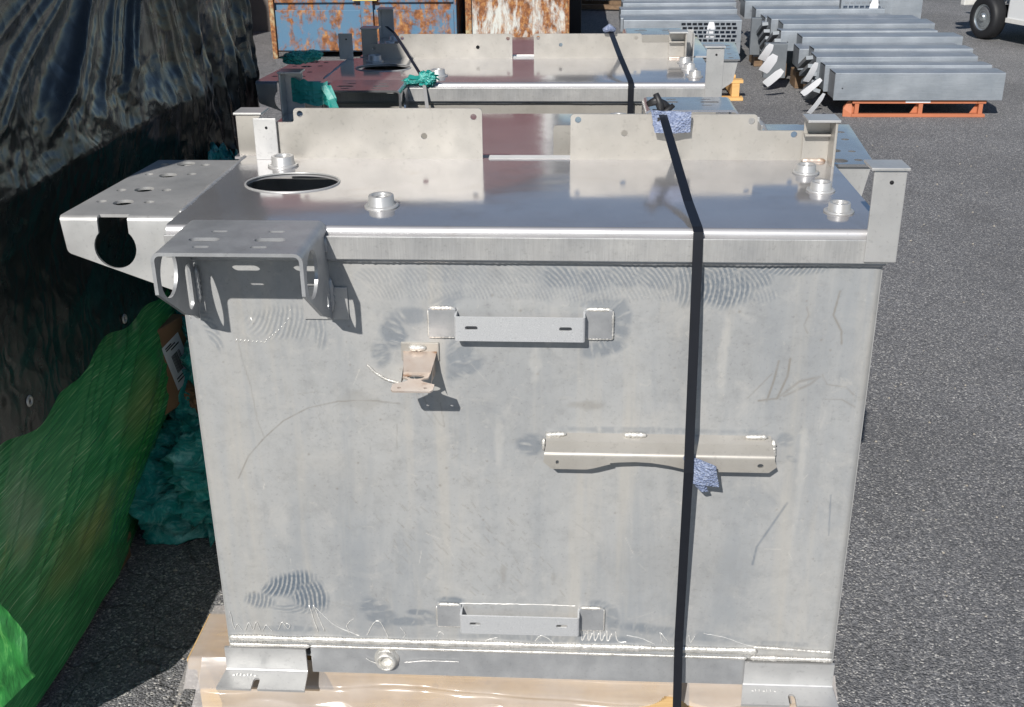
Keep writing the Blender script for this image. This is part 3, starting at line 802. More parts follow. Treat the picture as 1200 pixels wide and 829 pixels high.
    sc = [(U, x1-.012), (U, x1-.15)] + [(U-.014*math.sin(PI/2*min(1, t*1.0)) - .006*math.sin(PI*t), x1-.15-.155*t) for t in (.1, .3, .5, .7, .9, 1)] + [(U-.012, x0+.125), (U-.003, x0+.095), (U, x0+.080), (U, x0+.015)]
    ol = [(0, x0+.004), (0, x1-.006), (.03, x1-.004), (l1+.002, x1-.002), (U-.012, x1+.002)] + sc + [(U-.014, x0), (l1, x0+.001), (.03, x0+.004)]
    sheet(f, ol, [slot(U-.014, x0+.026, .008, .006), circle(U-.014, x1-.028, .0042, 12, .0058)], .004, (0, .002, .741), (0, -.80, -.60), (0, -.60, .80), (1, 0, 0), sg)
    o = f.build('side_rail', aw, root); smooth_by_angle(o, 30)
    welds(o, M['weld'], 'weld_bead', ([(x0+.002, -.005, .739), (x0+.042, -.006, .743)], .0052, .007, .8, 4), ([(.185, -.006, .743), (.228, -.006, .743)], .0050, .007, .8, 6), ([(.410, -.006, .743), (.452, -.006, .743)], .0042, .007, .8, 7),
          ([(x1-.002, -.006, .738), (x1+.001, -.010, .70)], .0055, .006, .8, 4), ([(x0, -.006, .733), (x0-.001, -.010, .71)], .004, .006, .8, 4))
    # --- bright grinder scribbles near the bottom edge
    def scr(pts, r=.0011):
        r = r*.72
        for _ in range(2 if len(pts) > 2 else 0):
            q = [pts[0]]
            for (a, b), (c_, d) in zip(pts, pts[1:]): q += [(a*.8+c_*.2, b*.8+d*.2), (a*.2+c_*.8, b*.2+d*.8)]
            pts = q+[pts[-1]]
        s = MB(); rs = random.Random(int(pts[0][0]*1e4)); q = []
        for (a, b), (c_, d) in zip(pts, pts[1:]):
            n = max(2, int(math.hypot(c_-a, d-b)/.006))
            for k in range(n): q.append((a+(c_-a)*k/n+rs.uniform(-.0006, .0006), -.0004, b+(d-b)*k/n+rs.uniform(-.0006, .0006)))
        q.append((pts[-1][0], -.0004, pts[-1][1]))
        s.tube(q, [r*rs.uniform(.6, 1.2) for _ in q], 5, flat=.8); s.build('scratch_mark', M['bright'], root)
    scr([(-.612, .315), (-.608, .265), (-.600, .287), (-.592, .268)]); scr([(-.585, .268), (-.575, .292), (-.568, .265), (-.56, .295), (-.553, .27)])
    scr([(-.548, .268), (-.540, .287), (-.528, .268)]); scr([(-.515, .272), (-.505, .295), (-.494, .272), (-.488, .285), (-.497, .290)])
    scr([(-.445, .335), (-.432, .27)], .0018); scr([(-.436, .337), (-.418, .272)], .0018); scr([(-.432, .33), (-.395, .285), (-.345, .262)], .0014)
    scr([(-.365, .265), (-.372, .29), (-.355, .305)]); scr([(-.330, .265), (-.312, .300), (-.300, .302), (-.286, .262)], .0015); scr([(-.258, .285), (-.248, .27), (-.255, .26)])
    scr([(-.185, .265), (-.178, .28), (-.17, .272)]); scr([(-.06, .268), (-.08, .262), (-.085, .258)]); scr([(.018, .262), (.03, .278), (.047, .268), (.055, .258)], .0014)
    for i in range(5):
        scr([(.112+i*.013, .292), (.114+i*.013, .262), (.122+i*.013, .285)], .0022)
    scr([(.182, .29), (.186, .264), (.205, .266)], .0018); scr([(.205, .282), (.235, .276), (.262, .262)]); scr([(.272, .292), (.277, .265)]); scr([(.274, .29), (.29, .268)]); scr([(.33, .286), (.334, .266), (.342, .284)])
    scr([(.36, .292), (.40, .285), (.44, .268), (.49, .258)], .0010); scr([(-.135, .350), (.0, .352), (.10, .351)], .0010)
    scr([(-.335, .205), (-.322, .196), (-.300, .188)], .0012)
    scr([(-.255, .198), (-.20, .204), (-.14, .203)], .0009); scr([(-.50, .968), (-.497, .955)], .0018); scr([(-.618, .985), (-.612, .965)], .0018)
    for i in range(9):
        t = i/8; scr([(-.425-.050*t, .985-.050*t**.6*1.2), (-.427-.050*t, .982-.050*t**.6*1.2)], .0012)
    for i in range(8): scr([(-.478-.0075*i, .920+.0008*i), (-.481-.0075*i, .919)], .0012)
    return root

PA = dict(bpost=.563, tab=-.604, flange=(-.100, .077), plates=[
    (-.560, -.112, .043, 1.222, 1.252, 'L', .500, [(-.503, 1.240), (-.237, 1.193), (-.130, 1.234)]),
    (.076, .571, .104, 1.206, 1.240, 'R', .500, [(.092, 1.228), (.19, 1.200), (.455, 1.226), (.545, 1.198)])])
PB = dict(bpost=.563, tab=-.575, flange=(-.100, .077), plates=[
    (-.540, -.112, .043, 1.20, 1.215, 'L', .500, [(-.503, 1.19)]), (.12, .50, .06, 1.195, 1.212, 'R', .500, [(.45, 1.19)])])
PC = dict(bpost=.505, tab=-.668, flange=(-.045, .030), plates=[
    (-.560, -.047, .108, 1.195, 1.228, 'L', .500, [(-.543, 1.18), (-.44, 1.214), (-.17, 1.182), (-.062, 1.212)]),
    (.030, .515, .105, 1.197, 1.228, 'R', .500, [(.045, 1.214), (.125, 1.19), (.39, 1.214)])])
g_t = 'aluminium tanks set back to back on pallets'
tankA = make_tank(True, PA)
tag(tankA, 'nearest aluminium tank with scuffed grey front sheet and U bracket at its upper left', 'metal tank', g_t)
tankB = make_tank(False, PB); tankB.location = (-.076, .655+DEP, -.033); tankB.rotation_euler.z = PI
tag(tankB, 'aluminium tank turned around directly behind the nearest tank, only its top and brackets showing', 'metal tank', g_t)
tankC = make_tank(False, PC); tankC.location = (-.10, 1.71, -.046)
tag(tankC, 'aluminium tank in the second pair, front lip facing the viewer with teal film knot', 'metal tank', g_t)
tankD = copy_tree(tankB)
for c_ in tankD.children:
    if c_.name.split('.')[0] in ('side_bracket', 'bracket_gusset', 'seam_weld'): c_.location.x += .092
tankD.location; tankD.location = (-.078, 2.26+DEP, -.046)
tag(tankD, 'farthest aluminium tank, mostly hidden behind the upright plates of the second pair', 'metal tank', g_t)

# ------------------------------------------------------------------ straps
def ribbon(mb, pts, w, t, side=(1, 0, 0)):
    pts = [Vector(p) for p in pts]; sd = Vector(side); vs = []; fs = []
    for i, p in enumerate(pts):
        tg = (pts[min(i+1, len(pts)-1)]-pts[max(i-1, 0)]).normalized(); nn = tg.cross(sd).normalized()
        for a, b in ((-1, -1), (1, -1), (1, 1), (-1, 1)): vs.append(p+sd*a*w/2+nn*b*t/2)
    for i in range(len(pts)-1):
        for k in range(4): fs.append((i*4+k, i*4+(k+1) % 4, i*4+4+(k+1) % 4, i*4+4+k))
    fs += [(3, 2, 1, 0), tuple(len(vs)-4+k for k in range(4))]
    mb.add(vs, fs); return mb
mb = MB()
ribbon(mb, [(.285, .60, 1.20), (.267, .515, 1.247), (.266, .500, 1.250), (.267, .488, 1.246), (.292, .10, 1.163), (.299, -.010, 1.149), (.300, -.022, 1.143), (.300, -.024, 1.13), (.3015, -.062, .76), (.302, -.068, .70), (.306, -.036, .30), (.309, -.050, .14), (.312, -.112, .0)], .0172, .0012)
st = empty('steel_strap', label='black steel strap pulled tight down the front of the nearest tank', cat='strap', group='black straps around the tanks')
o = mb.build('strap_band', M['strap'], st)
b = MB(); rs = random.Random(2)
b.tube([(.236, .492, 1.262), (.252, .488, 1.270), (.270, .490, 1.262), (.285, .492, 1.252)], [.006, .010, .009, .006], 8)
b.tube([(.252, .486, 1.285), (.262, .484, 1.262), (.268, .484, 1.238)], [.006, .009, .006], 8); b.tube([(.246, .484, 1.25), (.27, .482, 1.245), (.29, .484, 1.262)], [.004, .007, .005], 8)
b.box(.257, .279, .474, .481, 1.222, 1.238); b.build('strap_buckle', M['black_trim'], st)
# second pair
st2 = empty('steel_strap', label='black steel strap crossing the right half of the second pair of tanks', cat='strap', group='black straps around the tanks')
mb = MB(); ribbon(mb, [(.215, 2.30, 1.12), (.20, 2.215, 1.196), (.199, 2.205, 1.193), (.225, 1.9, 1.15), (.252, 1.70, 1.106), (.254, 1.686, 1.098), (.254, 1.685, 1.08), (.254, 1.682, .2)], .018, .0012); mb.build('strap_band', M['strap'], st2)
b = MB(); b.tube([(.175, 2.19, 1.195), (.195, 2.185, 1.205), (.215, 2.19, 1.195)], [.008, .014, .008], 8); b.build('strap_buckle', M['foam'], st2)
st3 = empty('steel_strap', label='thin black strap slanting from a rear upright plate to the teal film knot', cat='strap', group='black straps around the tanks')
mb = MB(); ribbon(mb, [(-.60, 2.24, 1.205), (-.567, 2.205, 1.187), (-.40, 1.71, 1.107), (-.395, 1.68, 1.095), (-.375, 1.62, .98), (-.35, 1.60, .8)], .011, .0012); mb.build('strap_band', M['strap'], st3)

def crumple(mb, c, sx, sy, sz, n=14, m=18, amp=.35, seed=0, top=1.0):
    """crumpled lump of film"""
    r = np.random.default_rng(seed); off = r.random(2)*50
    th = np.linspace(0, 2*PI, m); ph = np.linspace(.02, PI-.02, n)
    T, Pp = np.meshgrid(th, ph)
    X = np.sin(Pp)*np.cos(T); Y = np.sin(Pp)*np.sin(T); Z = np.cos(Pp)
    d = 1+amp*(np.abs(fbm(X*2.4+off[0]+Z*1.7, Y*2.4+off[1]-Z, 4)-.47)*-5+.7)
    vs = np.stack([c[0]+X*d*sx, c[1]+Y*d*sy, c[2]+Z*d*sz], -1).reshape(-1, 3)
    fs = [(i*m+j, i*m+j+1, (i+1)*m+j+1, (i+1)*m+j) for i in range(n-1) for j in range(m-1)]
    mb.add([tuple(v) for v in vs], fs, False); return mb
# blue foam pads
def pad(name, pts, t, label, seed=0):
    """pts: corners (x,z) with y depths -> slightly bent slab"""
    rs = random.Random(seed); mb = MB(); n = 6; vs = []; fs = []
    (a, b, c, d) = [Vector(p) for p in pts]
    for s in (0, 1):
        for i in range(n+1):
            for j in range(n+1):
                u = i/n; v = j/n; p = (a*(1-u)+b*u)*(1-v)+(d*(1-u)+c*u)*v
                e = .003 if 0 < i < n and 0 < j < n else .002
                vs.append(p+Vector((rs.uniform(-e, e) if not s else 0, -s*t+.004*math.sin(u*5+v*3), rs.uniform(-.001, .001))))
    m = n+1
    for i in range(n):
        for j in range(n):
            k = i*m+j; fs.append((k, k+1, k+m+1, k+m)); k += m*m; fs.append((k, k+m, k+m+1, k+1))
    for i in range(n):
        for (p, q) in ((i*m, (i+1)*m), ((i+1)*m+n, i*m+n), (i+1, i), (n*m+i, n*m+i+1)): fs.append((p, q, q+m*m, p+m*m))
    mb.add(vs, fs); return mb.build(name, M['foam'], label=label, cat='foam pad', group='blue foam pads under the strap')
pad('foam_pad', [(.243, .478, 1.252), (.326, .478, 1.250), (.326, .476, 1.207), (.252, .476, 1.207)], .006, 'blue foam pad under the strap buckle at the top of the rear upright plate', 1)
pad('foam_pad', [(.293, -.052, .728), (.350, -.066, .716), (.360, -.062, .668), (.302, -.052, .676)], .005, 'blue foam pad tucked under the strap on the long front rail', 2)
pad('foam_pad', [(.300, -.044, .680), (.335, -.050, .679), (.342, -.050, .650), (.325, -.046, .654)], .004, 'small lower corner of blue foam hanging below the long front rail', 3)

# teal film on the second pair
tp = empty('teal_tape_wrap', label='teal film tied around the tall post between the two pairs of tanks', cat='plastic film')
X0, Y0 = -.635, 1.19
def shards(mb, c, n, r, seed, flat=.6):
    rs = random.Random(seed)
    for k in range(n):
        d = Vector((rs.gauss(0, 1), rs.gauss(0, .6), rs.gauss(0, flat))).normalized(); L = rs.uniform(.45, 1)*r; p = Vector(c)+Vector([rs.uniform(-.3, .3)*r for _ in range(3)])
        w = d.cross(Vector((rs.gauss(0, 1), rs.gauss(0, 1), rs.gauss(0, 1)))).normalized()*rs.uniform(.06, .2)*r; kx = d.cross(w).normalized()*rs.uniform(-.2, .2)*r
        q = p+d*L; m_ = (p+q)/2+kx
        mb.add([p-w*.3, p+w*.3, m_+w, q+w*.5, q-w*.7, m_-w], [(0, 1, 2, 5), (5, 2, 3, 4)], True)
B = MB(); rs = random.Random(3)
for k in range(9):
    zz = 1.196-.006*k; q = []
    for t in range(9):
        u = t/8; q.append((X0-.054+.100*u, Y0-.014-.012*math.sin(PI*u)-rs.uniform(0, .005), zz+rs.uniform(-.005, .005)-.012*u))
    ribbon(B, q, .010+rs.uniform(0, .006), .002, (.0, .35, 1))
B.build('tape_band', M['teal_tape'], tp)
B = MB()
for k in range(5):
    q = [(X0+.040+rs.uniform(-.01, .01), Y0-.024, 1.182), (X0+.056+rs.uniform(-.008, .008), Y0-.03-k*.003, 1.150), (X0+.064+rs.uniform(-.012, .012), Y0-.032, 1.11), (X0+.078+rs.uniform(-.014, .014), Y0-.03, 1.04)]
    ribbon(B, q, .016, .002, (1, rs.uniform(-.4, .4), .3))
B.build('tape_tail', M['teal_tape'], tp)

# ------------------------------------------------------------------ timber skid and clear film under the near tanks
def board(parent, x0, x1, y0, y1, z0, z1, mat, name='board', bev=.003):
    mb = MB(); mb.box(x0, x1, y0, y1, z0, z1); return mb.build(name, mat, parent, bevel=bev)
pl = empty('wooden_skid', label='pale pine skid under the nearest tank, wrapped in clear film', cat='pallet')
board(pl, -.742, .60, .052, .215, .118, .148, M['wood']); board(pl, -.725, .59, .056, .20, .0, .116, M['wood'], 'runner')
for i, y in enumerate((.27, .45, .63, .81, .99)): board(pl, -.66, .60, y, y+.12, .118, .146, M['wood'])
board(pl, -.66, .59, .60, .70, .0, .116, M['wood'], 'runner'); board(pl, -.66, .59, 1.08, 1.17, .0, .116, M['wood'], 'runner')
pl2 = empty('wooden_skid', label='wooden skid under the second pair of tanks', cat='pallet')
for y in (1.73, 1.95, 2.2, 2.45, 2.65): board(pl2, -.74, .54, y, y+.12, .07, .10, M['wood'])
for y in (1.74, 2.25, 2.66): board(pl2, -.72, .52, y, y+.09, 0, .068, M['wood'], 'runner')
# film
nu, nv = 620, 110
U_, V_ = np.meshgrid(np.linspace(-.705, .645, nu), np.linspace(0, 1, nv))
yb = .047-.165*V_**1.15; zb = .158-.150*V_
wr = (np.abs(fbm(U_*3+2, V_*1.4+4, 3)-.47)*-3+.4)*.03*np.clip(V_*5, 0, 1)
fold = .022*np.exp(-((V_-.22-.05*np.sin(U_*6))/.07)**2)*np.clip(1-np.abs(U_)*.5, 0, 1) + .02*np.exp(-((V_-.62-.25*np.sin(U_*3+1))/.06)**2)
yb = yb-wr-fold*np.clip(V_*6, 0, 1); zb = zb+wr*.4
P = np.stack([U_, yb, zb], -1)
keepv = ~((np.abs((U_-.30)/.16)**1.6+((V_-1.0)/.80)**2) < .95+.2*(fbm(U_*30, V_*4, 3)-.5))
me = grid_mesh('film', P); bm = bmesh.new(); bm.from_mesh(me); bm.verts.ensure_lookup_table(); kk = keepv.reshape(-1)
bmesh.ops.delete(bm, geom=[v for v in bm.verts if not kk[v.index]], context='VERTS'); bm.to_mesh(me); bm.free()
fl = empty('clear_film', label='clear plastic film hanging over the front of the pine skid', cat='plastic film')
link('front_drape', me, M['film'], fl)
nu, nv = 40, 60
U_, V_ = np.meshgrid(np.linspace(-.765, -.60, nu), np.linspace(.0, .235, nv))
P = np.stack([U_, V_, .152+.006*fbm(U_*20, V_*14, 3)-np.clip(-.735-U_, 0, 1)*2.4-np.clip(.05-V_, 0, 1)*.9], -1)
link('side_drape', grid_mesh('film2', P), M['film'], fl)

# ------------------------------------------------------------------ wrapped load on the left
XR = -1.075; YN, YF = -.44, 2.03
ld = empty('wrapped_load', label='tall load under a glossy black tarp with green stretch film below', cat='wrapped pallet')
def perim(s):
    """path round near face -> right face -> back face; s in metres from the left of the near face"""
    L0 = 1.2; L1 = YF-YN; R = .10
    x = np.where(s < L0, XR-1.2+s, XR); y = np.where(s < L0, YN, YN+(s-L0)); x = np.where(s > L0+L1, XR-(s-L0-L1), x); y = np.where(s > L0+L1, YF, y)
    nx = np.where(s < L0, 0, 1.); ny = np.where(s < L0, -1., 0); nx = np.where(s > L0+L1, 0, nx); ny = np.where(s > L0+L1, 1, ny)
    return x, y, nx, ny
L0 = 1.2; L1 = YF-YN
s = np.concatenate([np.linspace(0, L0-.05, 30), np.linspace(L0-.04, L0+L1+.04, 420), np.linspace(L0+L1+.05, L0+L1+1.1, 30)])
zt = np.linspace(0, 1, 300)
Sg, T = np.meshgrid(s, zt)
hem = .645+.012*np.sin(Sg*9)+.01*np.sin(Sg*23)
Z = hem+(2.46-hem)*T
x, y, nx, ny = perim(Sg)
# rounded corners
xs1, ys1, nx1, ny1 = perim(Sg-.05); xs2, ys2, nx2, ny2 = perim(Sg+.05)
x = (x+xs1+xs2)/3; y = (y+ys1+ys2)/3; nx = (nx+nx1+nx2)/3; ny = (ny+ny1+ny2)/3
yy = Sg-L0+YN
prof = np.interp(Z, [.60, .75, 1.0, 1.12, 1.22, 1.40, 1.60, 1.85, 2.62], [.0, -.012, .002, .030, .006, -.016, -.010, .05, .05])
far = np.clip((yy-1.15)/.35, 0, 1)
prof = prof*(1-far)+far*np.interp(Z, [.6, .8, 1.1, 1.5, 2.6], [.01, .03, .03, .00, -.05])
ridge = lambda v, p=2.: (1-np.abs(2*v-1))**p
# diagonal folds (rise away from the viewer)
c_, s_ = math.cos(.34), math.sin(.34)
ua = yy*c_+Z*s_; va = -yy*s_+Z*c_
yo, zo = 1.55, 1.95                                # folds fan out from where the sheet is gathered, off to the upper right
th = np.arctan2(zo-Z, yo-yy); rad_ = np.hypot(zo-Z, yo-yy); wob = .05*(fbm(rad_*2.2+3, th*4, 3)-.5)
di = np.zeros_like(Z); rf = random.Random(21)
for k in range(46):
    t0 = rf.uniform(-.15, 1.15); w0 = rf.choice([.010, .016, .03, .05]); a0 = rf.uniform(.25, 1)*w0*.75
    ln = np.clip(1-np.abs(rad_-rf.uniform(.5, 1.9))/rf.uniform(.5, 1.4), 0, 1)
    dth = (th+wob-t0)/w0
    di += a0*np.where(dth > 0, np.exp(-dth*.9), np.exp(dth*2.2))*ln
up = np.clip((Z-1.16)/.10, 0, 1)*(1-far)
vert = (ridge(vn(yy*17+3+.6*Z, Z*1.2+1), 2.2)*.036+ridge(vn(yy*31+Z*2, Z*4), 1.5)*.014+fbm(yy*18, Z*12, 3)*.03)*far
low = (ridge(vn(yy*2+Z*3, Z*1.4-yy*1.0), 2)*.012+fbm(yy*6, Z*6, 4)*.02)*(1-far)*(1-up)
crk = (fbm(yy*9+20, Z*12, 6)-.5)*.028*np.exp(-((Z-1.20)/.12)**2)*(1-far)
d = prof+di*up+vert+low+crk+(fbm(yy*2, Z*2, 2)-.5)*.035
X = x+nx*d; Y = y+ny*d
link('tarp', grid_mesh('tarp', np.stack([X, Y, Z], -1)), M['tarp'], ld)
gx, gy = np.meshgrid(np.linspace(XR-1.25, XR-.12, 40), np.linspace(YN+.1, YF-.05, 60)); gz = 2.42+.06*fbm(gx*4, gy*4, 3)
link('tarp_roof', grid_mesh('tr', np.stack([gx, gy, gz], -1)), M['tarp'], ld)
for yv, zv in ((.205, .690), (.735, .668), (1.25, .69)):
    mb = MB(); mb.lathe([(.013, 0), (.011, .003), (.007, .003), (.006, 0)], Matrix.Translation((XR+.012, yv, zv)) @ Matrix.Rotation(PI/2, 4, 'Y'), 16); mb.build('grommet', M['weld'], ld)
# green stretch film body: near face -> right face -> far corner
yl = np.linspace(0, 1, 300); zl = np.linspace(.022, .70, 160)
A_, Zz = np.meshgrid(yl, zl)
s = A_*(.9+1.62+.7)
x = np.where(s < .9, XR-.9+s, XR); y = np.where(s < .9, -.26, -.26+(s-.9)); 
s2 = s-2.30-.03*np.sin(Zz*9)
x = np.where(s2 > 0, XR-(s2)*.65, x); y = np.where(s2 > 0, 1.14+s2*.76, y)
onr = (s > .9)
bel = np.interp(Zz, [.02, .1, .2, .4, .58, .7], [-.018, -.010, -.006, .006, -.012, -.05])
dd = bel+(fbm(s*3, Zz*5, 3)-.5)*.03+ridge(vn(s*1.5+Zz*2.2, (Zz*1.0-s*.62)*28), 2)*.006*np.clip(Zz*5-.4, 0, 1)*np.clip((2.25-s)*6, 0, 1)
far_tuck = np.clip((s-1.7)/.6, 0, 1)*np.clip((.34-Zz)/.3, 0, 1)*.10
x = np.where(onr, x+dd-far_tuck, x); y = np.where(onr, y, y-dd)
w1 = np.clip(1.25-np.hypot((s-.9-.26-.42)/.26, (Zz-.24-.0)/.085)+(fbm(s*8, Zz*8, 3)-.5)*1.2, 0, 1); w2 = np.clip(1.2-np.hypot((s-.9-.26-.78)/.18, (Zz-.40)/.10)+(fbm(s*7+9, Zz*7, 3)-.5)*1.3, 0, 1)*.8
g1 = np.clip(1.2-np.hypot((s-.9-.26-.12)/.10, (Zz-.47)/.10)+(fbm(s*9, Zz*9+4, 3)-.5)*1.4, 0, 1)
wear = np.stack([np.clip(w1+w2, 0, 1)*.55, g1*.6, 0*w1], -1)
link('green_stretch_film', grid_mesh('gf', np.stack([x, y, Zz], -1), attr=wear), M['green'], ld)
mb = MB(); mb.box(XR-.95, XR-.10, -.2, 1.0, .08, .62); mb.box(XR-.95, XR-.16, 1.05, 1.9, .06, 1.2); mb.build('packed_boxes', M['cardboard'], ld)
mb = MB(); mb.box(XR-1.2, XR-.16, -.30, 1.95, 1.2, 2.36); mb.build('packed_core', M['blackhole'], ld)
mb = MB(); pts = [(XR-.12, -.262, .02), (XR-.02, -.285, .03), (XR+.055, -.262, .145), (XR+.03, -.25, .22), (XR-.01, -.262, .34), (XR-.12, -.27, .34)]
wp = empty('load_pallet', label='wooden pallet beneath the green wrapped load', cat='pallet')
for y in np.arange(-.24, 1.05, .16): board(wp, XR-1.0, XR-.035-.05*(y > .7), y, y+.11, .055, .073, M['wood_old'])
for x_ in (XR-.93, XR-.5, XR-.115): board(wp, x_, x_+.075, -.24, .66+.3*(x_ < XR-.2), .0, .054, M['wood_old'], 'runner')
# sunlit green flap low on the near corner
nu, nv = 30, 40
U_, V_ = np.meshgrid(np.linspace(0, 1, nu), np.linspace(0, 1, nv))
fx = XR-.03+.155*U_*(1-.75*np.clip(V_-.35, 0, 1)); fy = -.235+.035*U_+.03*fbm(U_*4, V_*5, 3); fz = .14+.42*V_+.14*U_*(1-V_)**1.2
link('loose_film_flap', grid_mesh('flap', np.stack([fx, fy+.012*np.abs(np.sin(U_*9+V_*4)), fz], -1)), M['green_flap'], ld)
# carton at the far corner with its shipping label
ct = empty('carton', label='brown carton with a white shipping label poking out of the green film', cat='box')
cM = Matrix.Translation((-1.085, 1.0, .435)) @ Matrix.Rotation(-.30, 4, 'Z') @ Matrix.Rotation(-.05, 4, 'Y')
mb = MB(); mb.box(-.22, .012, -.10, .115, -.15, .10, cM); mb.build('carton_body', M['cardboard'], ct, bevel=.004)
lM = cM @ Matrix.Translation((.0125, .045, -.02)) @ Matrix.Rotation(.25, 4, 'X')
mb = MB(); mb.box(0, .0008, -.042, .042, -.075, .075, lM); lb = mb.build('shipping_label', M['paper'], ct)
mb = MB(); rs = random.Random(5)
for k in range(9):
    yk = -.018+k*.0045; mb.box(.0008, .0014, yk, yk+rs.uniform(.0012, .003), -.03, .03, lM)
for k, (zz, a, b) in enumerate([(.062, -.03, .0), (.055, -.03, .015), (.046, -.01, .03), (-.045, -.03, .02), (-.055, -.03, .0), (-.064, .0, .03)]): mb.box(.0008, .0014, a, b, zz, zz+.004, lM)
mb.build('barcode', M['ink'], lb)
# teal crumpled film heap between the load and the tank
def sheetwad(name, c, sx, sy, sz, seed, parent=None, **k):
    n = 90; th, ph = np.meshgrid(np.linspace(0, 2*PI, n), np.linspace(.01, PI*.98, 60))
    Xs = np.sin(ph)*np.cos(th); Ys = np.sin(ph)*np.sin(th); Zs = np.cos(ph); o = seed*7.3
    q = fbm(Xs*3+o+Zs*2, Ys*3-Zs*2.5, 5); r1 = ridge(vn(Xs*5+o+Zs*3, Ys*5+Zs*4), 1.3)
    r2 = ridge(vn(Xs*11+o+Zs*7, Ys*11-Zs*9), 1.2); dr = .50+.75*q+.30*r1+.12*r2
    return link(name, grid_mesh(name, np.stack([c[0]+Xs*dr*sx, c[1]+Ys*dr*sy, np.maximum(.004, c[2]+Zs*dr*sz)], -1)), M['teal'], parent, **k)
sheetwad('crumpled_end', (X0-.040, Y0+.02, 1.250), .036, .028, .014, 6, tp); sheetwad('crumpled_end', (X0-.005, Y0+.035, 1.254), .026, .02, .012, 7, tp)
kn = empty('teal_film_knot', label='teal film knot on the front lip of the second pair of tanks', cat='plastic film')
sheetwad('film_wad', (-.388, 1.692, 1.112), .026, .018, .022, 8, kn); sheetwad('film_wad', (-.43, 1.70, 1.104), .032, .02, .010, 9, kn)
B = MB(); rs = random.Random(12)
for k in range(9):
    an = rs.uniform(-.4, PI+.4); L = rs.uniform(.035, .07); q = [(-.388+math.cos(an)*L*t, 1.690-.01*t+rs.uniform(-.004, .004), 1.112+math.sin(an)*L*.6*t-.012*t*t+rs.uniform(-.004, .004)) for t in (0, .35, .7, 1)]
    ribbon(B, q, rs.uniform(.006, .013), .0012, (math.sin(an), .5, -math.cos(an)))
B.build('film_strands', M['teal_tape'], kn, kind='stuff')
th_ = empty('teal_film_heap', label='crumpled teal plastic film heaped on the asphalt beside the nearest tank', cat='plastic film')
sheetwad('film_wad', (-.93, 1.02, .10), .26, .30, .17, 1, th_); sheetwad('film_wad', (-.92, 1.20, .30), .20, .20, .28, 2, th_); sheetwad('film_wad', (-.80, .90, .06), .13, .17, .08, 3, th_)
sheetwad('film_wad', (-.96, 1.45, .55), .16, .22, .35, 5, th_)
sheetwad('brown_scrap', (-1.02, 1.12, .30), .06, .10, .05, 4, th_).data.materials[0] = M['cardboard']

# ------------------------------------------------------------------ building behind
bl = empty('maroon_building', label='maroon building with white corner trim standing behind the dumpsters', cat='building')
mb = MB(); x0, x1, y0, y1, H = -14, -.28, 11.6, 20, 4.1
mb.add([(x0, y0, .62), (x1, y0, .62), (x1, y0, H), (-6.5, y0, 6.6), (x0, y0, 6.0), (x1, y1, .62), (x1, y1, H), (x0, y1, .62), (x0, y1, 6.), (-6.5, y1, 6.6)],
       [(0, 1, 2, 3, 4), (1, 5, 6, 2), (5, 7, 8, 9, 6), (7, 0, 4, 8)]); mb.build('wall', M['red_wall'], bl)
mb = MB()
for xx in np.arange(x0+.2, x1-.1, .4): mb.box(xx, xx+.03, y0-.022, y0-.002, .63, H-.25)
mb.build('siding_rib', M['red_wall'], bl)
mb = MB(); mb.box(x0, x1+.02, y0-.05, y1, 0, .62); mb.build('foundation', M['concrete'], bl)
mb = MB(); mb.box(x1-.05, x1+.07, y0-.07, y0+.06, .62, H-.1); mb.build('corner_trim', M['trim'], bl)
mb = MB(); mb.box(x1-.1, x1+.55, y0-.35, y1, H-.09, H+.02); mb.build('eave_trim', M['trim'], bl)
mb = MB(); mb.add([(x1+.6, y0-.4, H+.03), (-6.5, y0-.4, 6.75), (-6.5, y1, 6.75), (x1+.6, y1, H+.03), (x0-.3, y0-.4, 6.1), (x0-.3, y1, 6.1)], [(0, 3, 2, 1), (1, 2, 5, 4)]); mb.build('roof', M['roof'], bl)
mb = MB(); mb.box(-14, -4.75, 7.2, 11.54, 0, 3.6); mb.build('shade_wing', M['red_wall'], bl)  # unseen wing added to throw shade left of the blue dumpster

# ------------------------------------------------------------------ dumpsters
bd = empty('blue_dumpster', label='blue dumpster patched with rust behind the tanks', cat='dumpster')
X0, X1, Y0 = -2.95, -1.14, 9.5
mb = MB(); mb.box(X0, X1, Y0+.03, Y0+1.5, .06, 1.3); mb.build('bin_body', M['blue_rust'], bd)
for a, b in ((X0+.02, -2.07), (-1.94, X1-.01)):
    for z0, z1 in ((.075, .465), (.535, .93), (.96, 1.28)):
        mb = MB(); mb.box(a, b, Y0, Y0+.028, z0, z1); mb.build('front_panel', M['blue_rust'], bd, bevel=.006)
for a, b in ((X0-.03, X0+.018), (-2.065, -1.945), (X1-.006, X1+.02)):
    mb = MB(); mb.box(a, b, Y0-.03, Y0+.03, .0, 1.3); mb.build('upright_rib', M['rust_edge'] if a < -2.5 else M['blue_rust'], bd, bevel=.006)
for xx in (X0+.3, X1-.5): mb = MB(); mb.box(xx, xx+.12, Y0+.05, Y0+1.4, 0, .058); mb.build('skid_rail', M['rust_edge'], bd)
mb = MB(); mb.box(-2.14, -1.90, Y0-.034, Y0-.031, .555, .61); mb.build('yellow_plate', simple('yellow_sticker', (.72, .58, .20), .5), bd)
wd = empty('white_dumpster', label='white dumpster streaked with heavy rust behind the tanks', cat='dumpster')
mb = MB(); mb.box(-1.00, -.03, 9.46, 10.8, .05, 1.3); mb.build('bin_body', M['white_rust'], wd, bevel=.01)
for a, b in ((-1.03, -.97), (-.055, -.015)):
    mb = MB(); mb.box(a, b, 9.43, 9.49, 0, 1.3); mb.build('upright_rib', M['rust_edge'], wd, bevel=.006)
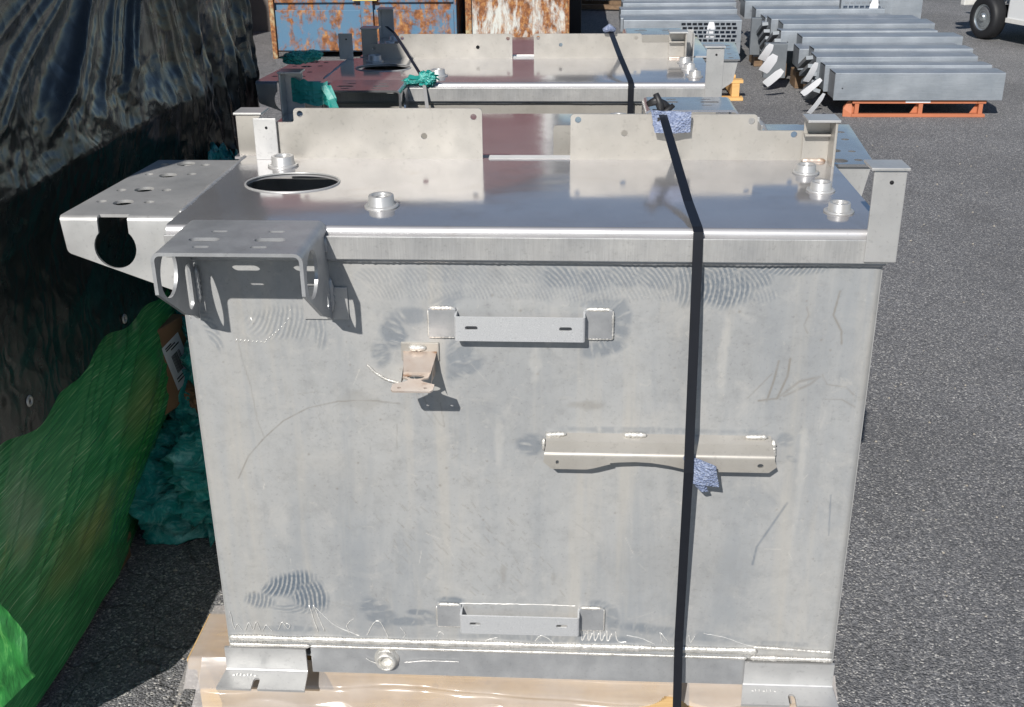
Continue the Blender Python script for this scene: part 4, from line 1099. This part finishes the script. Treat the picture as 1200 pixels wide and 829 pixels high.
for a in (-.85, -.3): mb = MB(); mb.box(a, a+.1, 9.5, 10.7, 0, .048); mb.build('skid_rail', M['rust_edge'], wd)

# ------------------------------------------------------------------ galvanised channel panels
def make_channel(L, h, dep, lip=.04, louver=None, ends=True, mat=None):
    """folded cover: front web, flat top flange, rear return"""
    root = empty('steel_channel'); mb = MB()
    Rb = .006; segs = [('l', h), ('a', -PI/2, Rb), ('l', dep), ('a', -PI/2, Rb), ('l', lip)]
    U = h+dep+lip+PI*Rb
    holes = []
    if louver:
        lx, lz, nw, nh = louver
        for i in range(nw):
            for j in range(nh): holes.append([(lz+j*.037+a, lx+i*.052+b+(j % 2)*.012) for a, b in ((0, 0), (.024, 0), (.024, .040), (0, .040))])
    for q in ((h+dep*.6, L-.09), (h+dep*.6, L-.27), (h+dep*.35, .16), (h*.45, .06)): holes.append(circle(q[0], q[1], .0055, 8))
    sheet(mb, [(0, 0), (U, 0), (U, L), (0, L)], holes, .0025, (0, 0, 0), (0, 0, 1), (0, -1, 0), (1, 0, 0), segs)
    o = mb.build('folded_sheet', mat or M['zinc'], root); smooth_by_angle(o, 30)
    if ends:
        for xx in (.0, L-.003):
            e = MB(); e.box(xx-.001, xx+.002, .004, dep, .01, h-.004); e.build('end_plate', M['zinc_dark'], root)
    return root
protos = {}
gch = 'galvanised steel channels stacked across the yard'
def channel(key, loc, rz, label, rx=0, **k):
    if key not in protos: c = protos[key] = make_channel(**k)
    else: c = copy_tree(protos[key])
    c.location = loc; c.rotation_euler = (rx, 0, rz)
    return tag(c, label, 'steel channel', gch)
D1 = dict(L=1.22, h=.19, dep=.21)
for i, (x, y, z, rz, lab) in enumerate([
    (1.965, 6.60, .128, .0, 'lowest front grey steel channel lying on the orange pallet'),
    (1.935, 6.83, .150, -.014, 'second grey steel channel back on the orange pallet'),
    (1.905, 7.05, .176, .018, 'third grey steel channel back on the orange pallet'),
    (1.930, 7.28, .205, -.010, 'rearmost grey steel channel on the orange pallet, below the open tray')]):
    channel('a', (x, y, z), rz, lab, rx=rz*2.5, **D1)
for i, (x, y, z, rz, lab) in enumerate([
    (1.86, 7.52, .20, .008, 'grey channel just behind the rows on the orange pallet'),
    (1.93, 7.80, .255, .0, 'grey channel behind the open tray, left end beside the white tags'),
    (1.80, 8.08, .27, -.018, 'grey channel in the middle row with its left end over the dark gap'),
    (1.86, 8.36, .29, .012, 'wide grey channel in the middle row under the louvered panel'),
    (1.80, 8.64, .30, .0, 'rearmost grey channel of the middle row')]):
    channel('b', (x, y, z), rz, lab, rx=rz*3, L=1.30, h=.16, dep=.25)
for i, (x, y, z, rz, lab) in enumerate([
    (1.80, 8.98, .27, .0, 'long grey channel at the front of the rear row'),
    (1.76, 9.32, .31, -.012, 'long grey channel second in the rear row'),
    (1.70, 9.66, .35, .014, 'long grey channel third in the rear row'),
    (1.75, 10.0, .37, -.006, 'long grey channel fourth in the rear row'),
    (1.78, 10.4, .40, .010, 'long grey channel farthest back in the rear row')]):
    channel('c', (x, y, z), rz, lab, L=1.20, h=.16, dep=.30)
channel('d', (.50, 9.10, .10), -.012, 'grey louvered panel facing the viewer with a white paper tag on its grille', L=1.10, h=.30, dep=.20, louver=(.54, .035, 10, 7))
for i, (y, z, dx, rz) in enumerate([(9.36, .27, -.02, .0), (9.66, .31, -.01, .03), (9.98, .34, .02, .03), (10.3, .38, .04, .0), (10.65, .42, .10, -.01)]):
    channel('e', (.50+dx, y, z), rz, ['grey channel lying right behind the louvered panel', 'second grey channel behind the louvered panel, slightly skewed', 'third grey channel behind the louvered panel', 'fourth grey channel behind the louvered panel', 'last grey channel behind the louvered panel'][i], L=1.14, h=.12, dep=.29)
channel('f', (3.05, 9.9, .10), .0, 'upright grey panel standing at the right end of the rear row', L=.42, h=.5, dep=.10)
channel('g', (2.56, 9.36, .30), .0, 'grey louvered panel in the rear row with a white paper tag', L=.48, h=.27, dep=.08, louver=(.02, .03, 8, 6))
channel('h', (1.70, 8.90, .10), -.04, 'short louvered end panel at the left end of the rear row', L=.18, h=.30, dep=.12, louver=(.02, .20, 2, 2))
# filler supports under the rows: timber bearers
gb = 'timber bearers under the grey channels'
for (x0, x1, y0, y1, z0, z1, lab) in [(1.72, 1.84, 8.95, 9.3, 0, .19, 'brown timber bearer below the left end of the rear row of channels'), (1.78, 1.90, 8.25, 8.6, 0, .16, 'brown timber bearer below the middle row of channels'),
                                      (1.90, 2.02, 7.8, 8.05, 0, .14, 'brown timber bearer nearest the white tags'), (2.75, 2.9, 7.55, 8.9, .0, .19, 'long timber bearer under the right ends of the middle row'), (.60, 1.56, 9.14, 9.28, 0, .098, 'timber bearer under the louvered panel'),
                                      (2.75, 2.9, 9.1, 10.6, 0, .26, 'long timber bearer under the right ends of the rear row'), (1.95, 2.7, 7.55, 7.70, 0, .19, 'cross timber bearer under the open tray')]:
    mb = MB(); mb.box(x0, x1, y0, y1, z0, z1); mb.build('timber_bearer', M['wood_old'], bevel=.006, label=lab, cat='timber', group=gb)
# fins: thin nested sheet ends fanning out on the left
def fins(root_loc, n, label, dz=.055, L=.34, tilt=.5):
    root = empty('sheet_end_stack', loc=root_loc, label=label, cat='sheet metal', group='fanned sheet ends at the left of the channel rows')
    for k in range(n):
        mb = MB(); Mx = Matrix.Translation((.012*k, -.03*k, -.001-dz*k)) @ Matrix.Rotation(-.35, 4, 'X') @ Matrix.Rotation(.10*k-.1, 4, 'Y')
        mb.box(-.012, .04, -L*.2, L*.8, 0, .028, Mx); mb.build('fin', M['zinc_dark'], root)
    return root
fins((1.83, 7.05, .34), 5, 'dark fanned sheet ends just left of the orange pallet'); fins((1.72, 8.0, .40), 5, 'dark fanned sheet ends above the upper group of white tags'); fins((1.72, 8.6, .40), 4, 'dark fanned sheet ends at the left of the rear row')
# end blocks between rows
for (x0, x1, y0, y1, z0, z1, lab) in [(1.62, 1.80, 7.72, 7.80, .10, .38, 'flat grey end box behind the nearer white tags'), (1.66, 1.75, 8.86, 8.92, .12, .45, 'narrow grey end box at the left of the rear row')]:
    mb = MB(); mb.box(x0, x1, y0, y1, z0, z1); mb.build('end_box', M['zinc_dark'], bevel=.004, label=lab, cat='sheet metal', group='grey end boxes')
# white tags
gt = 'white paper tags on the grey channels'
def ptag(loc, l, w, rx, ry, rz, label):
    n = 8; mb = MB(); vs = []; fs = []
    for i in range(n+1):
        t = i/n; ww = w*(.55+.35*min(1, t*4)+.1*t)*(1 if t < .9 else .88)
        for sx_ in (-1, 1):
            for q in (0, .0015): vs.append((sx_*ww/2, .03*t*t+q, -l*t))
    for i in range(n):
        a = i*4; b_ = a+4
        fs += [(a, b_, b_+2, a+2), (a+1, a+3, b_+3, b_+1), (a, a+1, b_+1, b_), (a+2, b_+2, b_+3, a+3)]
    mb.add(vs, fs, False, Matrix.Translation(loc) @ Matrix.Rotation(rz, 4, 'Z') @ Matrix.Rotation(ry, 4, 'Y') @ Matrix.Rotation(rx, 4, 'X'))
    mb.build('paper_tag', M['paper'], label=label, cat='paper tag', group=gt)
ptag((1.840, 6.70, .385), .17, .055, .3, .2, .3, 'white paper tag highest of the three beside the orange pallet')
ptag((1.86, 6.58, .285), .17, .05, .2, .75, .2, 'white paper tag in the middle of the three beside the orange pallet')
ptag((1.875, 6.50, .195), .18, .045, .3, .35, .5, 'white paper tag lowest of the three beside the orange pallet')
ptag((1.64, 7.55, .40), .16, .07, .3, .35, .2, 'white paper tag highest of the three left of the open tray')
ptag((1.66, 7.45, .33), .17, .09, .25, .45, .2, 'white paper tag in the middle of the three left of the open tray')
ptag((1.70, 7.30, .235), .18, .07, .3, .7, .2, 'white paper tag lowest of the three left of the open tray')
ptag((1.32, 9.085, .39), .17, .075, .0, .05, 0, 'white paper tag hanging on the louvered panel behind the tanks')
ptag((2.87, 9.34, .56), .19, .085, .0, .1, 0, 'white paper tag hanging on the louvered panel in the rear row')

# orange steel pallet
op = empty('orange_pallet', label='low orange steel pallet carrying the front row of grey channels', cat='pallet')
x0, x1, y0, y1 = 2.115, 3.085, 6.62, 7.5
for a, b, c, d, e, f, nm in [(x0, x1, y0, y0+.05, .098, .125, 'top_rail'), (x0, x1, y0-.01, y0+.04, 0, .022, 'bottom_rail'), (x0, x1, y1-.05, y1, .098, .125, 'top_rail'), (x0, x1, y1-.05, y1, 0, .022, 'bottom_rail'),
                           (x0, x0+.03, y0+.051, y1-.051, .098, .124, 'side_rail'), (x1-.03, x1, y0+.051, y1-.051, .098, .124, 'side_rail')]:
    mb = MB(); mb.box(a, b, c, d, e, f); mb.build(nm, M['orange'], op, bevel=.004)
for xx, s_ in ((x0+.02, -1), (2.60, 1), (x1-.05, 1)):
    mb = MB(); mb.box(xx, xx+.03, y0+.004, y0+.03, .023, .097)
    mb.add([(xx-.05, y0+.0405, .023), (xx+.03, y0+.0405, .023), (xx+.03, y0+.0405, .097), (xx-.002, y0+.0405, .097), (xx-.05, y0+.046, .023), (xx+.03, y0+.046, .023), (xx+.03, y0+.046, .097), (xx-.002, y0+.046, .097)],
           [(0, 1, 2, 3), (7, 6, 5, 4), (0, 4, 5, 1), (3, 2, 6, 7), (0, 3, 7, 4), (1, 5, 6, 2)])
    mb.build('post', M['orange'], op)
mb = MB(); mb.add([(x0-.06, y0+.02, .0), (x0, y0, .0), (x0, y0, .02), (x0-.06, y0+.02, .06), (x0-.05, y0+.08, .0), (x0-.05, y0+.08, .07), (x0-.02, y0+.03, .12), (x0, y0+.03, .12)], [(0, 1, 2, 3), (0, 3, 5, 4), (3, 2, 7, 6), (3, 6, 5)]); mb.build('bent_corner', M['orange'], op)
mb = MB(); mb.box(2.50, 2.68, y0-.001, y0+.0, .106, .1245); mb.box(2.50, 2.68, y0-.001, y0+.04, .1255, .1262); mb.build('white_sticker', M['paper'], op)

# little wooden pallet beyond the second pair
wp2 = empty('wooden_pallet', label='orange-brown wooden pallet end showing right of the second pair of tanks', cat='pallet')
for y in (7.30, 7.55, 7.80): board(wp2, .35, 1.40-.03*(y > 7.4), y, y+.09, .13, .155, M['wood_orange'])
board(wp2, .35, 1.40, 7.25, 7.34, 0, .025, M['wood_orange'])
for x in (.4, .85, 1.31): board(wp2, x, x+.06, 7.28, 7.9, .026, .129, M['wood_orange'], 'runner')

# stack of old pallets far behind
ps = empty('scrap_timber', label='dark scrap timber lying beyond the white dumpster', cat='timber')
for i in range(6):
    mb = MB(); rs = random.Random(i); mb.box(-.7, .7, -.06, .06, 0, .05, Matrix.Translation((.25+rs.uniform(-.1, .1), 13.6+i*.2, .02+.12*(i % 3))) @ Matrix.Rotation(-.35+rs.uniform(-.2, .2), 4, 'Z')); mb.build('plank', M['wood_old'], ps)
dk = MB(); dk.box(-.15, .10, 11.2, 12.8, 0, .9); dk.build('shadow_block', M['black_trim'], bevel=.01, label='dark crate added for the shadowed gap between the white dumpster and the grey channels', cat='block')  # dark box added to fill the shadowed spot beside the white dumpster
# ------------------------------------------------------------------ white utility cart, partly in frame
ca = empty('utility_cart', loc=(4.33, 10.75, 0), rz=.32, label='white utility cart with chrome wheel cover at the upper right edge', cat='utility cart')
def wheel(y, x=0.10):
    T = Matrix.Translation((x, y, .225)) @ Matrix.Rotation(-PI/2, 4, 'Y'); mb = MB()
    mb.lathe([(.135, -.075), (.20, -.08), (.218, -.065), (.224, -.03), (.224, .03), (.218, .062), (.20, .078), (.150, .080), (.135, .07), (.13, .04)], T, 48)
    w = mb.build('wheel', M['rubber'], ca)
    mb = MB(); mb.lathe([(.134, .066), (.125, .055), (.110, .050), (.095, .062), (.070, .066), (.045, .060), (.042, .085), (.030, .092), (0, .093)], T, 40); mb.build('wheel_cover', M['hub'], w)
wheel(0); wheel(-2.0); 
for y in (0, -2.0):
    pass
mb = MB(); mb.box(.05, 1.25, -1.62, -.36, .24, .80); mb.build('body_panel', M['white_paint'], ca, bevel=.02)
mb = MB(); mb.box(.041, .049, -1.62, -.36, .215, .26); mb.build('rocker_trim', M['trim'], ca)
mb = MB(); mb.box(.20, 1.2, -2.4, .35, .20, .30); mb.build('chassis', M['black_trim'], ca)
mb = MB(); mb.box(.25, 1.2, -.34, .45, .36, .85); mb.box(.05, 1.2, -.34, .42, .62, .80); mb.build('front_cowl', M['white_paint'], ca, bevel=.03)
mb = MB(); mb.box(.08, 1.2, -2.5, -1.64, .50, .85); mb.build('rear_body', M['white_paint'], ca, bevel=.02)
mb = MB(); mb.box(.10, 1.2, .43, .50, .30, .42); mb.build('bumper', M['trim'], ca, bevel=.01)
mb = MB(); mb.box(.02, 1.28, -2.3, .1, 1.75, 1.80)
for (x_, y_) in ((.08, -.1), (1.2, -.1), (.08, -2.1), (1.2, -2.1)): mb.box(x_-.015, x_+.015, y_-.015, y_+.015, .79, 1.751)
mb.build('canopy', M['white_paint'], ca)
mb = MB(); mb.tube([(.0, -1.05, .0)]*1+[(.0, -1.05, .001)], .001, 3); 
# small litter on the asphalt
rs = random.Random(11); gl = 'bits of dry leaf and grit on the asphalt'
mb = MB()
for i in range(260):
    y = rs.uniform(-.6, 6); x = rs.uniform(.75, 1.0+y*.42+.6) if i % 4 else rs.uniform(-1.0, -.72); r = rs.uniform(.002, .005)*(1+max(y, 0)*.12)
    if i % 4 == 0: y = rs.uniform(.0, .9)
    a = rs.uniform(0, PI); p = [(x+r*math.cos(a+k*1.3)*rs.uniform(.6, 1), y+r*math.sin(a+k*1.3)*rs.uniform(.6, 1), .002) for k in range(5)]
    mb.add(p+[(x, y, .002+r*.8)], [(k, (k+1) % 5, 5) for k in range(5)])
mb.build('pale_grit', simple('pale_grit', (.42, .38, .32), .8), kind='stuff', label='loose pale grit scattered over the asphalt', cat='grit')
tw = MB(); tw.tube([(1.58, 5.58, .006), (1.68, 5.60, .010), (1.75, 5.64, .006), (1.84, 5.65, .008)], [.006, .009, .005, .004], 6); tw.build('dry_twig', M['wood_old'], label='dry twig on the asphalt in front of the orange pallet', cat='twig')
